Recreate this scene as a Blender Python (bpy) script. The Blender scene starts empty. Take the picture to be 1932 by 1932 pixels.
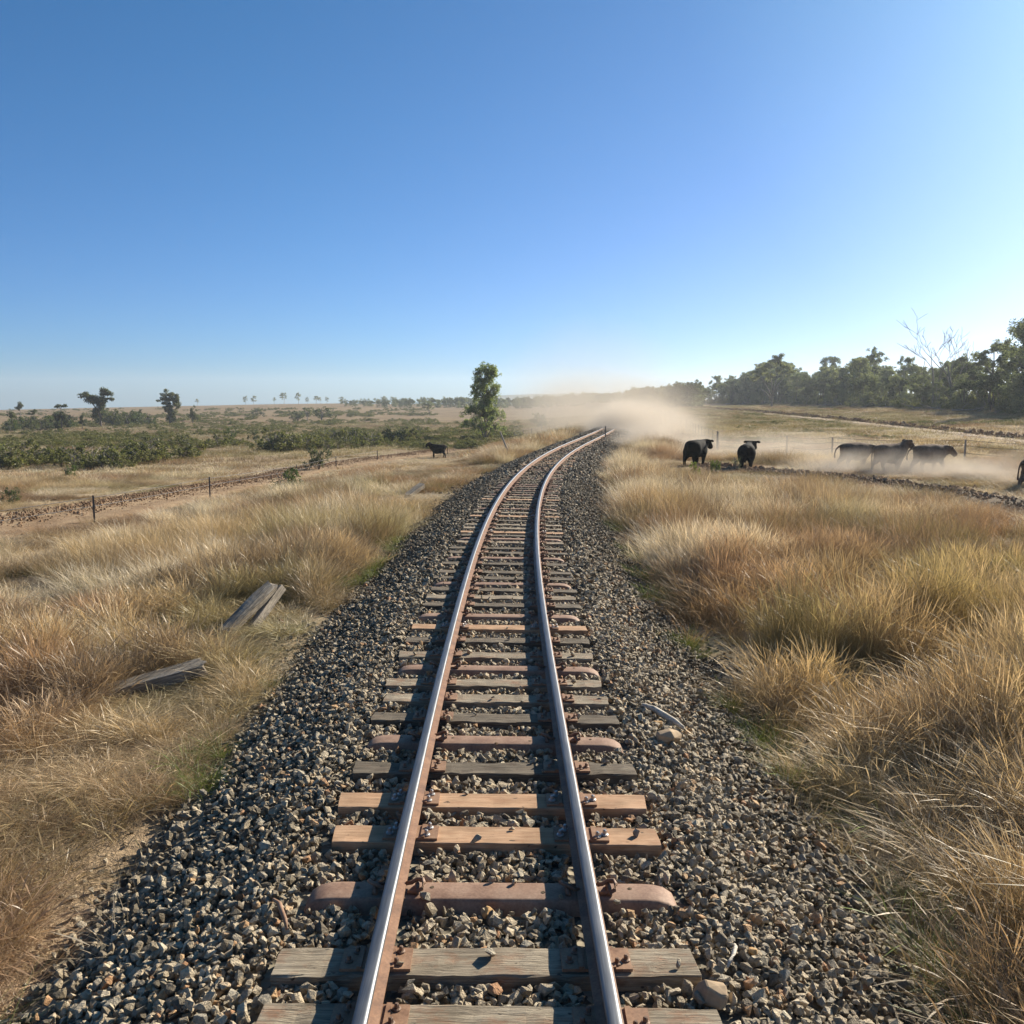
import bpy, bmesh, math, random
import numpy as np
from mathutils import Vector, Matrix, Euler

random.seed(7)
RS = np.random.RandomState(11)
scene = bpy.context.scene
COL = scene.collection
R = math.radians

# ------------------------------------------------------------------ camera
F, CX, CY, HY = 1800.0, 966.0, 966.0, 750.0        # photo measured on a 1932 px square
PITCH = math.atan((CY - HY) / F)
CAMZ = 3.35
cam_d = bpy.data.cameras.new('camera')
cam = bpy.data.objects.new('camera', cam_d)
COL.objects.link(cam)
cam.location = (0, 0, CAMZ)
cam.rotation_euler = (math.pi / 2 - PITCH, 0, 0)
cam_d.sensor_width = 36
cam_d.lens = F / 1932 * 36
cam_d.clip_start = .1
cam_d.clip_end = 20000
scene.camera = cam


def ray(x, y):
    a, b = (x - CX) / F, (CY - y) / F
    cp, sp = math.cos(PITCH), math.sin(PITCH)
    return Vector((a, cp + b * sp, -sp + b * cp))


def plane_hit(x, y, z):
    d = ray(x, y)
    t = (z - CAMZ) / d.z
    return Vector((d.x * t, d.y * t, z))


def ss(a, b, x):
    t = np.clip((np.asarray(x, float) - a) / (b - a), 0, 1)
    return t * t * (3 - 2 * t)


# ------------------------------------------------------------------ track centre line
TRK = [(917, 1932), (923, 1700), (928, 1500), (935, 1350), (943, 1200), (950, 1100), (961, 999),
       (982, 928.5), (1001, 899), (1020, 879.7), (1061, 850.4), (1103, 829), (1137, 813)]
_p = [plane_hit(x, y, .60) for x, y in TRK]
_ty = np.array([p.y for p in _p]); _tx = np.array([p.x for p in _p])
PF = np.polyfit(_ty, _tx, 4)
Y1 = 72.0
_s1 = np.polyval(np.polyder(PF), Y1); _x1 = np.polyval(PF, Y1)
_tgt = plane_hit(1204, 775, .6)
_s2 = (_tgt.x - _x1) / (_tgt.y - Y1)


def Xc(y):
    y = np.asarray(y, float)
    yy = np.clip(y, 3.0, Y1)
    base = np.polyval(PF, yy)
    e = np.maximum(y - Y1, 0)
    far = _s1 * e + (_s2 - _s1) * (e - 20 * (1 - np.exp(-e / 20)))
    near = np.minimum(y - 3.0, 0) * np.polyval(np.polyder(PF), 3.0)
    return base + far + near


def slope(y):
    return (Xc(np.asarray(y) + .25) - Xc(np.asarray(y) - .25)) / .5


# ------------------------------------------------------------------ noise + terrain
_tab = RS.rand(256, 256)


def vnoise(x, y, s, seed=0):
    x = np.asarray(x, float) / s + seed * 17.31 + 5000; y = np.asarray(y, float) / s + seed * 9.77 + 5000
    i, j = np.floor(x).astype(int), np.floor(y).astype(int)
    fx, fy = x - i, y - j
    fx = fx * fx * (3 - 2 * fx); fy = fy * fy * (3 - 2 * fy)
    g = lambda a, b: _tab[a % 256, b % 256]
    return (g(i, j) * (1 - fx) + g(i + 1, j) * fx) * (1 - fy) + (g(i, j + 1) * (1 - fx) + g(i + 1, j + 1) * fx) * fy


def fnoise(x, y, s, seed=0):
    return .55 * vnoise(x, y, s, seed) + .3 * vnoise(x, y, s / 2.3, seed + 3) + .15 * vnoise(x, y, s / 5.1, seed + 7)


def T(x, y):
    x = np.asarray(x, float); y = np.asarray(y, float)
    r = np.hypot(x, y)
    yc = np.clip(y, 0, 400)
    u = x - Xc(yc)
    v = np.maximum(-u, 0)
    z = -.12 + 0 * x
    z = z - .85 * ss(2.6, 13, v) - 1.75 * ss(34, 82, y) * ss(4, 17, v) - 2.25 * ss(95, 300, r) * ss(8, 60, v)
    az = np.arctan2(x, np.maximum(y, 1e-3))
    # ridge on the left horizon, rising towards the middle
    ridge = np.interp(az, [-.6, -.49, -.40, -.33, -.25, -.18, -.12, -.05, .1], [-2.6, -1.9, -.3, .9, 2.2, 3.1, 2.3, 2.0, 0])
    z = z + np.where(u < 0, ss(330, 760, r) * ridge, 0)
    w = np.maximum(u, 0)
    z = z + .12 * ss(2.6, 5, w) + 1.5 * ss(70, 190, r) * ss(12, 60, w)
    # railway runs on slightly raised ground far off
    z = z + .10 * (fnoise(x, y, 9, 1) - .5) * ss(3, 7, np.abs(u)) + .5 * (fnoise(x, y, 60, 2) - .5) * ss(60, 200, r) * ss(5, 20, np.abs(u))
    z = z - .0125 * np.maximum(r - 900, 0)
    return z


def Tz(x, y):
    return float(T(np.array([x]), np.array([y]))[0])


_TS = np.geomspace(2.0, 4000.0, 420)


def px(x, y):
    """ground point under a photo pixel"""
    d = ray(x, y)
    g = CAMZ + d.z * _TS - T(d.x * _TS, d.y * _TS)
    k = np.nonzero(g < 0)[0]
    if len(k) == 0 or k[0] == 0:
        q = d * 900
    else:
        lo, hi = _TS[k[0] - 1], _TS[k[0]]
        ts = np.linspace(lo, hi, 40)
        g = CAMZ + d.z * ts - T(d.x * ts, d.y * ts)
        i = np.nonzero(g < 0)[0][0]
        q = d * float(ts[i - 1] + (ts[i] - ts[i - 1]) * g[i - 1] / (g[i - 1] - g[i]))
    return Vector((q.x, q.y, Tz(q.x, q.y)))


def pxd(x, y, Y):
    """ground point in the photo column x, at distance Y"""
    d = ray(x, y)
    X = d.x / d.y * Y
    return Vector((X, Y, Tz(X, Y)))


def hpx(npx, Y):
    return npx * Y / F


# ------------------------------------------------------------------ object helpers
def setp(o, label=None, cat=None, group=None, kind=None):
    if label: o['label'] = label
    if cat: o['category'] = cat
    if group: o['group'] = group
    if kind: o['kind'] = kind
    return o


def link(name, me, parent=None, loc=None):
    o = bpy.data.objects.new(name, me)
    COL.objects.link(o)
    if parent: o.parent = parent
    if loc is not None: o.location = loc
    return o


def empty(name, loc=(0, 0, 0), rz=0):
    o = bpy.data.objects.new(name, None)
    COL.objects.link(o)
    o.empty_display_size = .2
    o.location = loc
    o.rotation_euler = (0, 0, rz)
    return o


def copy_tree(o, parent=None):
    c = o.copy(); COL.objects.link(c)
    if parent: c.parent = parent
    for ch in list(o.children): copy_tree(ch, c)
    return c


def np_mesh(name, V, Fc, mats=(), attrs=None, smooth=False, midx=None):
    """V n x 3, Fc m x k (k fixed)"""
    V = np.asarray(V, np.float32); Fc = np.asarray(Fc, np.int32)
    me = bpy.data.meshes.new(name)
    n, m, k = len(V), len(Fc), Fc.shape[1]
    me.vertices.add(n); me.vertices.foreach_set('co', V.ravel())
    me.loops.add(m * k); me.loops.foreach_set('vertex_index', Fc.ravel())
    me.polygons.add(m)
    me.polygons.foreach_set('loop_start', np.arange(0, m * k, k, dtype=np.int32))
    if midx is not None: me.polygons.foreach_set('material_index', np.asarray(midx, np.int32))
    me.update(calc_edges=True)
    me.polygons.foreach_set('use_smooth', np.full(m, smooth))
    for a, arr in (attrs or {}).items():
        at = me.attributes.new(a, 'FLOAT', 'POINT')
        at.data.foreach_set('value', np.asarray(arr, np.float32))
    for mt in mats: me.materials.append(mt)
    me.validate()
    return me


class MB:
    def __init__(s): s.v, s.f, s.m = [], [], []

    def add(s, vs, fs, mi=0):
        b = len(s.v)
        s.v += [tuple(q) for q in vs]
        for f in fs: s.f.append([i + b for i in f]); s.m.append(mi)

    def box(s, c, sz, rot=None, mi=0, bev=0):
        x, y, z = [q / 2 for q in sz]
        vs = [Vector((i * x, j * y, k * z)) for k in (-1, 1) for j in (-1, 1) for i in (-1, 1)]
        if rot: vs = [rot @ q for q in vs]
        s.add([q + Vector(c) for q in vs], [(0, 2, 3, 1), (4, 5, 7, 6), (0, 1, 5, 4), (2, 6, 7, 3), (0, 4, 6, 2), (1, 3, 7, 5)], mi)

    def tube(s, pts, rad, n=6, mi=0, cap=True):
        pts = [Vector(q) for q in pts]
        rings = []
        for i, q in enumerate(pts):
            t = (pts[min(i + 1, len(pts) - 1)] - pts[max(i - 1, 0)]).normalized()
            a = t.cross(Vector((.13, .97, .2))).normalized() if abs(t.y) < .9 else t.cross(Vector((1, 0, .1))).normalized()
            b = t.cross(a)
            r = rad[i] if hasattr(rad, '__len__') else rad
            rings.append([q + (a * math.cos(k * 2 * math.pi / n) + b * math.sin(k * 2 * math.pi / n)) * r for k in range(n)])
        vs = [q for rg in rings for q in rg]
        fs = []
        for i in range(len(pts) - 1):
            for k in range(n):
                k2 = (k + 1) % n
                fs.append((i * n + k, i * n + k2, (i + 1) * n + k2, (i + 1) * n + k))
        if cap: fs += [tuple(range(n - 1, -1, -1)), tuple((len(pts) - 1) * n + k for k in range(n))]
        s.add(vs, fs, mi)

    def mesh(s, name, mats, smooth=False):
        me = bpy.data.meshes.new(name)
        me.from_pydata(s.v, [], s.f)
        for m in mats: me.materials.append(m)
        me.polygons.foreach_set('material_index', s.m)
        me.polygons.foreach_set('use_smooth', [smooth] * len(s.f))
        me.update()
        return me


# ------------------------------------------------------------------ materials
def new_mat(name):
    m = bpy.data.materials.new(name); m.use_nodes = True
    nt = m.node_tree; nt.nodes.clear()
    return m, nt, nt.nodes, nt.links


def N(nt, t, **kw):
    n = nt.nodes.new(t)
    for k, v in kw.items():
        if k.startswith('i_'): n.inputs[k[2:].replace('_', ' ')].default_value = v
        else: setattr(n, k, v)
    return n


def ramp(nt, fac, stops, interp='LINEAR'):
    n = nt.nodes.new('ShaderNodeValToRGB')
    n.color_ramp.interpolation = interp
    e = n.color_ramp.elements
    while len(e) < len(stops): e.new(.5)
    for q, (p, c) in zip(e, stops):
        q.position = p; q.color = (*c, 1)
    nt.links.new(fac, n.inputs[0])
    return n.outputs[0]


def mix(nt, a, b, fac, mode='MIX'):
    n = nt.nodes.new('ShaderNodeMix'); n.data_type = 'RGBA'; n.blend_type = mode
    for sock, v in ((6, a), (7, b), (0, fac)):
        if hasattr(v, 'links'): nt.links.new(v, n.inputs[sock])
        else: n.inputs[sock].default_value = (*v, 1) if isinstance(v, tuple) else v
    return n.outputs[2]


def noise(nt, vec, scale, detail=4, rough=.55, dist=0):
    n = nt.nodes.new('ShaderNodeTexNoise')
    n.inputs['Scale'].default_value = scale; n.inputs['Detail'].default_value = detail
    n.inputs['Roughness'].default_value = rough; n.inputs['Distortion'].default_value = dist
    if vec is not None: nt.links.new(vec, n.inputs['Vector'])
    return n.outputs[0]


def mapping(nt, vec, sc):
    n = nt.nodes.new('ShaderNodeMapping'); n.inputs['Scale'].default_value = sc
    nt.links.new(vec, n.inputs['Vector'])
    return n.outputs[0]


def math_n(nt, op, a, b=None, clamp=False):
    n = nt.nodes.new('ShaderNodeMath'); n.operation = op; n.use_clamp = clamp
    for i, v in enumerate((a, b)):
        if v is None: continue
        if hasattr(v, 'links'): nt.links.new(v, n.inputs[i])
        else: n.inputs[i].default_value = v
    return n.outputs[0]


def principled(nt, col, rough=.8, metal=0, bump=None, bs=.3, bd=.01, spec=.3):
    p = nt.nodes.new('ShaderNodeBsdfPrincipled')
    for sock, v in (('Base Color', col), ('Roughness', rough), ('Metallic', metal)):
        if hasattr(v, 'links'): nt.links.new(v, p.inputs[sock])
        else: p.inputs[sock].default_value = (*v, 1) if isinstance(v, tuple) else v
    p.inputs['Specular IOR Level'].default_value = spec
    if bump is not None:
        b = nt.nodes.new('ShaderNodeBump'); b.inputs['Strength'].default_value = bs; b.inputs['Distance'].default_value = bd
        nt.links.new(bump, b.inputs['Height']); nt.links.new(b.outputs[0], p.inputs['Normal'])
    o = nt.nodes.new('ShaderNodeOutputMaterial')
    nt.links.new(p.outputs[0], o.inputs[0])
    return p


def geo_pos(nt): return nt.nodes.new('ShaderNodeNewGeometry').outputs['Position']
def obj_co(nt): return nt.nodes.new('ShaderNodeTexCoord').outputs['Object']
def obj_rnd(nt): return nt.nodes.new('ShaderNodeObjectInfo').outputs['Random']


def attr(nt, name, typ='GEOMETRY', out='Fac'):
    a = nt.nodes.new('ShaderNodeAttribute'); a.attribute_name = name; a.attribute_type = typ
    return a.outputs[out]


def leafy(nt, col, trans=.35, gloss=.06, grough=.45, tmul=(1.0, 1.0, .8)):
    """thin leaf: diffuse + light shining through + a little sheen"""
    L = nt.links
    d = nt.nodes.new('ShaderNodeBsdfDiffuse'); t = nt.nodes.new('ShaderNodeBsdfTranslucent'); g = nt.nodes.new('ShaderNodeBsdfGlossy')
    L.new(col, d.inputs[0])
    L.new(mix(nt, col, tmul, 1.0, 'MULTIPLY'), t.inputs[0])
    g.inputs['Roughness'].default_value = grough
    a = nt.nodes.new('ShaderNodeMixShader'); a.inputs[0].default_value = trans
    L.new(d.outputs[0], a.inputs[1]); L.new(t.outputs[0], a.inputs[2])
    b = nt.nodes.new('ShaderNodeMixShader'); b.inputs[0].default_value = gloss
    L.new(a.outputs[0], b.inputs[1]); L.new(g.outputs[0], b.inputs[2])
    o = nt.nodes.new('ShaderNodeOutputMaterial'); L.new(b.outputs[0], o.inputs[0])


def mat_grass():
    m, nt, ns, L = new_mat('dry_grass')
    col = attr(nt, 'col', 'INSTANCER', 'Color')
    rnd = attr(nt, 'rnd'); tt = attr(nt, 'tt')
    var = ramp(nt, rnd, [(0, (.62, .58, .52)), (.5, (1, 1, 1)), (1, (1.45, 1.42, 1.36))])
    c = mix(nt, col, var, 1.0, 'MULTIPLY')
    gb = attr(nt, 'grn', 'INSTANCER')
    f = math_n(nt, 'MULTIPLY', math_n(nt, 'SUBTRACT', 1.0, math_n(nt, 'MULTIPLY', tt, 1.5), True), gb, True)
    c = mix(nt, c, (.17, .19, .055), f)
    leafy(nt, c, .32, .035, .42, (1.05, .95, .75))
    return m


def mat_leaf(name, stops, trans=.25, gloss=.05):
    m, nt, ns, L = new_mat(name)
    rnd = attr(nt, 'rnd')
    c = ramp(nt, rnd, stops)
    var = ramp(nt, obj_rnd(nt), [(0, (.8, .82, .85)), (.5, (1, 1, 1)), (1, (1.2, 1.14, 1.0))])
    leafy(nt, mix(nt, c, var, 1.0, 'MULTIPLY'), trans, gloss * .4, .5, (.95, 1.1, .6))
    return m


def mat_bark(name, a, b, sc=3):
    m, nt, ns, L = new_mat(name)
    n = noise(nt, mapping(nt, obj_co(nt), (sc, sc, sc * .25)), 2.0, 5)
    principled(nt, ramp(nt, n, [(.3, a), (.7, b)]), .9, 0, n, .5, .05)
    return m


def mat_stone(name='ballast_stone', k=1.0, kb=1.0):
    m, nt, ns, L = new_mat(name)
    r = obj_rnd(nt)
    c = ramp(nt, r, [(0, (.15, .128, .095)), (.22, (.34, .285, .20)), (.45, (.49, .41, .29)), (.65, (.59, .50, .36)), (.80, (.30, .275, .22)),
                     (.90, (.62, .55, .41)), (.955, (.55, .36, .19)), (1, (.40, .22, .12))])
    n = noise(nt, mapping(nt, obj_co(nt), (2, 2, 2)), 2.5, 5, .65)
    c = mix(nt, c, ramp(nt, n, [(.3, (.62 * k, .60 * k, .58 * k * kb)), (.7, (1.25 * k, 1.22 * k, 1.18 * k * kb))]), 1.0, 'MULTIPLY')
    principled(nt, c, .8, 0, n, .6, .08)
    return m


def mat_ballast_bed():
    m, nt, ns, L = new_mat('ballast_bed')
    g = geo_pos(nt)
    v = nt.nodes.new('ShaderNodeTexVoronoi'); v.inputs['Scale'].default_value = 17
    L.new(g, v.inputs['Vector'])
    c = ramp(nt, v.outputs['Color'], [(.1, (.07, .06, .045)), (.5, (.18, .155, .11)), (.9, (.30, .26, .19))])
    principled(nt, c, .9, 0, v.outputs['Distance'], 1.0, .05)
    return m


def mat_wood(name, cols, rust=0.0, bs=.6, crack=.5):
    m, nt, ns, L = new_mat(name)
    co = obj_co(nt)
    rnd = obj_rnd(nt)
    add = nt.nodes.new('ShaderNodeVectorMath'); add.operation = 'ADD'
    L.new(co, add.inputs[0])
    mm = math_n(nt, 'MULTIPLY', rnd, 37.0)
    L.new(mm, add.inputs[1])
    co2 = add.outputs[0]
    grain = noise(nt, mapping(nt, co2, (1.2, 34, 34)), 2.0, 6, .65, .2)
    fine = noise(nt, mapping(nt, co2, (4, 160, 160)), 1.0, 3, .6)
    blot = noise(nt, mapping(nt, co2, (2.5, 5, 5)), 1.4, 4)
    c = ramp(nt, grain, [(.28, cols[0]), (.52, cols[1]), (.75, cols[2])])
    c = mix(nt, c, ramp(nt, blot, [(.3, (.6, .56, .5)), (.7, (1.2, 1.17, 1.14))]), .85, 'MULTIPLY')
    c = mix(nt, c, ramp(nt, fine, [(.35, (.45, .42, .4)), (.5, (1, 1, 1))]), crack, 'MULTIPLY')
    if rust:
        rn = noise(nt, mapping(nt, co2, (5, 9, 9)), 1.0, 5, .7)
        c = mix(nt, c, (.24, .085, .03), math_n(nt, 'MULTIPLY', ramp(nt, rn, [(.5, (0, 0, 0)), (.68, (1, 1, 1))]), rust))
    # dark spots (old spike holes)
    h = noise(nt, mapping(nt, co2, (9, 14, 14)), 1.6, 2)
    c = mix(nt, c, (.02, .016, .012), math_n(nt, 'MULTIPLY', ramp(nt, h, [(.70, (0, 0, 0)), (.74, (1, 1, 1))]), .8))
    bump = math_n(nt, 'ADD', grain, math_n(nt, 'MULTIPLY', fine, .6))
    principled(nt, c, .85, 0, bump, bs, .02)
    return m


def mat_rust(name, a, b, c3, rough=.75):
    m, nt, ns, L = new_mat(name)
    g = geo_pos(nt)
    n1 = noise(nt, g, 6, 6, .65); n2 = noise(nt, g, 60, 4, .6)
    c = ramp(nt, n1, [(.3, a), (.5, b), (.72, c3)])
    c = mix(nt, c, ramp(nt, n2, [(.3, (.7, .68, .66)), (.7, (1.2, 1.2, 1.2))]), .8, 'MULTIPLY')
    principled(nt, c, rough, .0, n2, .25, .003, .4)
    return m


def mat_plain(name, col, rough=.6, metal=0, sc=20, var=.25):
    m, nt, ns, L = new_mat(name)
    n = noise(nt, geo_pos(nt), sc, 4)
    lo = tuple(q * (1 - var) for q in col); hi = tuple(q * (1 + var) for q in col)
    principled(nt, ramp(nt, n, [(.3, lo), (.7, hi)]), rough, metal, n, .15, .002)
    return m


def mat_railhead():
    m, nt, ns, L = new_mat('polished_steel')
    g = geo_pos(nt)
    n = noise(nt, mapping(nt, g, (60, 1.5, 60)), 2, 4)
    n2 = noise(nt, g, 5, 3)
    c = ramp(nt, n, [(.3, (.13, .135, .14)), (.7, (.23, .235, .245))])
    r = nt.nodes.new('ShaderNodeMapRange'); r.inputs[3].default_value = .42; r.inputs[4].default_value = .60
    L.new(n2, r.inputs[0])
    principled(nt, c, r.outputs[0], 1.0, n, .03, .001)
    return m


def mat_ground():
    m, nt, ns, L = new_mat('dry_ground')
    g = geo_pos(nt)
    n1 = noise(nt, g, .05, 5, .6); n2 = noise(nt, g, .6, 5, .65); n3 = noise(nt, g, 9, 4, .7); n4 = noise(nt, g, .014, 4, .6)
    c = ramp(nt, n1, [(.34, (.30, .22, .15)), (.46, (.40, .31, .21)), (.58, (.48, .39, .265)), (.70, (.35, .285, .185))])
    c = mix(nt, c, (.58, .53, .48), attr(nt, 'paddock'), 'MULTIPLY')  # far ground multiplied darker, standing in for grass shading itself
    c = mix(nt, c, (.115, .12, .055), math_n(nt, 'MULTIPLY', ramp(nt, n2, [(.5, (0, 0, 0)), (.62, (1, 1, 1))]), attr(nt, 'green')))
    c = mix(nt, c, ramp(nt, n3, [(.3, (.55, .52, .48)), (.7, (1.3, 1.28, 1.22))]), .8, 'MULTIPLY')
    c = mix(nt, c, ramp(nt, n2, [(.3, (.72, .7, .66)), (.7, (1.18, 1.17, 1.15))]), .8, 'MULTIPLY')
    principled(nt, c, .95, 0, math_n(nt, 'ADD', n3, n2), .7, .08, .1)
    return m


def mat_dirt(name, a, b):
    m, nt, ns, L = new_mat(name)
    g = geo_pos(nt)
    n1 = noise(nt, g, .8, 6, .65); n3 = noise(nt, g, 12, 4, .7)
    c = ramp(nt, n1, [(.32, a), (.68, b)])
    c = mix(nt, c, ramp(nt, n3, [(.3, (.6, .58, .55)), (.7, (1.25, 1.25, 1.22))]), .8, 'MULTIPLY')
    principled(nt, c, .95, 0, n3, .8, .06, .1)
    return m


def mat_hide(name, a, b):
    m, nt, ns, L = new_mat(name)
    n = noise(nt, mapping(nt, obj_co(nt), (1, 1, 1)), 5, 5)
    n2 = noise(nt, mapping(nt, obj_co(nt), (6, 6, 6)), 9, 3)
    p = principled(nt, ramp(nt, n, [(.35, a), (.7, b)]), .85, 0, n2, .5, .02, .12)
    return m


M = dict(
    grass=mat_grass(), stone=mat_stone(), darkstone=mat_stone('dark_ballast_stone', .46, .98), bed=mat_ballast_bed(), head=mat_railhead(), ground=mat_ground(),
    rail=mat_rust('rusty_rail', (.13, .065, .035), (.22, .115, .06), (.30, .17, .095), .6),
    steel=mat_rust('rusted_sleeper_steel', (.19, .105, .068), (.27, .165, .11), (.35, .235, .165), .75),
    plate=mat_rust('rusted_plate', (.17, .085, .045), (.27, .155, .09), (.34, .215, .135), .7),
    spike=mat_plain('galvanised_spike', (.40, .38, .36), .4, .6),
    oldspike=mat_plain('rusty_spike', (.20, .13, .09), .6, .2),
    grey=mat_wood('weathered_grey_timber', ((.14, .115, .085), (.32, .275, .205), (.48, .42, .32)), .5),
    dark=mat_wood('dark_weathered_timber', ((.06, .05, .04), (.16, .135, .10), (.28, .24, .18)), .1),
    fresh=mat_wood('fresh_sawn_timber', ((.36, .215, .125), (.48, .31, .19), (.57, .395, .255)), .30, .25, .35),
    old=mat_wood('bleached_old_timber', ((.07, .06, .045), (.36, .315, .25), (.62, .56, .46)), .0, .9, .75),
    dirt=mat_dirt('bare_dirt', (.24, .155, .09), (.44, .32, .20)),
    darkdirt=mat_dirt('dark_soil', (.07, .055, .04), (.20, .15, .10)),
    roaddirt=mat_dirt('pale_dirt', (.36, .27, .19), (.50, .40, .29)),
    clod=mat_dirt('dirt_clod', (.20, .125, .072), (.38, .26, .165)),
    black=mat_hide('black_hide', (.004, .0035, .0035), (.011, .0095, .0085)),
    brown=mat_hide('brown_hide', (.105, .070, .048), (.20, .14, .10)),
    bark=mat_bark('grey_bark', (.10, .085, .07), (.26, .23, .20)),
    pale=mat_bark('pale_bark', (.28, .25, .21), (.50, .46, .40)),
    darkbark=mat_bark('dark_bark', (.045, .038, .032), (.12, .10, .085)),
    dead=mat_bark('dead_wood', (.15, .13, .105), (.31, .27, .22)),
    gum=mat_leaf('gum_leaves', [(0, (.13, .135, .085)), (.5, (.23, .235, .145)), (1, (.36, .35, .22))], .42),
    gumdark=mat_leaf('dark_gum_leaves', [(0, (.06, .068, .040)), (.5, (.115, .125, .070)), (1, (.20, .205, .115))], .35),
    tall=mat_leaf('young_gum_leaves', [(0, (.12, .15, .065)), (.5, (.25, .28, .115)), (1, (.42, .43, .20))], .5),
    bush=mat_leaf('bush_leaves', [(0, (.055, .075, .032)), (.5, (.115, .145, .058)), (1, (.20, .22, .10))], .35),
    scrub=mat_leaf('scrub_leaves', [(0, (.070, .076, .034)), (.5, (.145, .143, .062)), (1, (.28, .25, .12))], .4),
    weed=mat_leaf('weed_leaves', [(0, (.08, .12, .02)), (.5, (.15, .20, .04)), (1, (.26, .28, .08))], .4),
    post=mat_plain('dark_steel_post', (.09, .085, .08), .6, .3),
    greypost=mat_plain('weathered_post', (.30, .27, .23), .8, 0),
    wire=mat_plain('fence_wire', (.16, .15, .14), .5, .5),
    hill=mat_plain('far_hill_scrub', (.07, .085, .055), .95, 0, .01),
    tan=mat_plain('tan_rock', (.40, .29, .18), .85, 0, 12, .3),
    orange=mat_plain('orange_rock', (.46, .28, .12), .85, 0, 14, .3),
    stick=mat_wood('bleached_stick', ((.40, .36, .30), (.60, .56, .48), (.76, .72, .64)), 0, .4, .3),
)

# ------------------------------------------------------------------ terrain
def build_ground():
    rr = np.concatenate([[0.0], np.geomspace(1.5, 2500, 400)])
    fa = np.linspace(R(-44), R(44), 620)
    ba = np.linspace(R(44), R(316), 60)[1:-1]
    aa = np.concatenate([fa, ba])
    na = len(aa)
    A, Rr = np.meshgrid(aa, rr[1:])
    X = (Rr * np.sin(A)).ravel(); Y = (Rr * np.cos(A)).ravel()
    Z = T(X, Y)
    V = np.vstack([np.stack([X, Y, Z], 1), [[0, 0, Tz(0, 0)]]])
    nr = len(rr) - 1
    i = np.arange(nr - 1)[:, None] * na; j = np.arange(na)[None, :]; j2 = (j + 1) % na
    q = np.stack([i + j, i + na + j, i + na + j2, i + j2], -1).reshape(-1, 4)
    c = len(V) - 1
    tri = np.stack([np.full(na, c), np.arange(na), (np.arange(na) + 1) % na, (np.arange(na) + 1) % na], -1)
    u = X - Xc(np.clip(Y, 0, 400))
    r = np.hypot(X, Y)
    green = np.where(u < 0, .55 * ss(40, 140, r), .45 * ss(50, 120, r) * (1 - .0 * r))
    green = np.concatenate([green, [0]])
    me = np_mesh('ground', V, q[:, ::-1], [M['ground']], {'green': green, 'paddock': np.concatenate([ss(60, 170, r), [0]])}, True)  # paddock: distance mask for the painted self-shade of the grass
    o = link('ground', me); setp(o, 'dry grassland ground stretching to the horizon', 'ground', None, 'structure')


build_ground()


def strip(name, pts, w, mat, lift=.05, label=None, cat=None, edge=.12, n=160):
    """a soft-edged ribbon of bare earth draped on the terrain"""
    P = np.array([(q[0], q[1]) for q in pts])
    d = np.concatenate([[0], np.cumsum(np.hypot(*np.diff(P, axis=0).T))])
    t = np.linspace(0, d[-1], n)
    x = np.interp(t, d, P[:, 0]); y = np.interp(t, d, P[:, 1])
    ker = np.ones(9) / 9
    x = np.convolve(np.pad(x, 4, 'edge'), ker, 'valid'); y = np.convolve(np.pad(y, 4, 'edge'), ker, 'valid')
    tx, ty = np.gradient(x), np.gradient(y)
    l = np.hypot(tx, ty); nx, ny = ty / l, -tx / l
    offs = [-1.0, -.8, -.4, 0, .4, .8, 1.0]; zz = [-edge, lift, lift * .5, lift * .9, lift * .5, lift, -edge]
    rows = []
    for o_, dz in zip(offs, zz):
        wob = w * (1 + .3 * (vnoise(x * 3, y * 3, 4, int(abs(o_) * 10)) - .5))
        X = x + nx * o_ * wob; Y = y + ny * o_ * wob
        rows.append(np.stack([X, Y, T(X, Y) + dz], 1))
    V = np.stack(rows, 1).reshape(-1, 3)
    k = len(offs)
    i = np.arange(n - 1)[:, None] * k; j = np.arange(k - 1)[None, :]
    q = np.stack([i + j, i + j + 1, i + k + j + 1, i + k + j], -1).reshape(-1, 4)
    me = np_mesh(name, V, q[:, ::-1], [mat], None, True)
    o = link(name, me); setp(o, label, cat, None, 'structure')
    return np.stack([x, y], 1)


PATH_L = strip('dirt_track', [px(*q) for q in ((-300, 1045), (0, 992), (180, 966), (330, 938), (440, 916), (560, 889), (700, 868), (800, 856), (860, 848))],
               2.5, M['dirt'], .05, 'bare ploughed dirt firebreak running through dry grass left of the railway', 'track')
PATH_R = strip('cattle_path', [px(*q) for q in ((1330, 876), (1410, 886), (1500, 893), (1600, 902), (1720, 918), (1840, 938), (1960, 958), (2120, 985))],
               1.1, M['darkdirt'], .05, 'dark trampled dirt path crossing the grass in front of the cattle', 'path')
ROAD = strip('dirt_road', [px(*q) for q in ((1268, 768.5), (1330, 770.5), (1400, 776), (1500, 786), (1600, 796), (1720, 809), (1840, 822), (1960, 836), (2120, 856))],
             1.15, M['roaddirt'], .06, 'pale graded dirt road along the clearing below the forest', 'road')
PATH_F = strip('dirt_path', [px(*q) for q in ((1245, 800), (1257, 790), (1262, 780), (1256, 772), (1275, 768.6), (1330, 765.2), (1372, 762.6))],
               1.3, M['dirt'], .10, 'pale dirt path climbing beside the far end of the railway', 'path')

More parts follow.
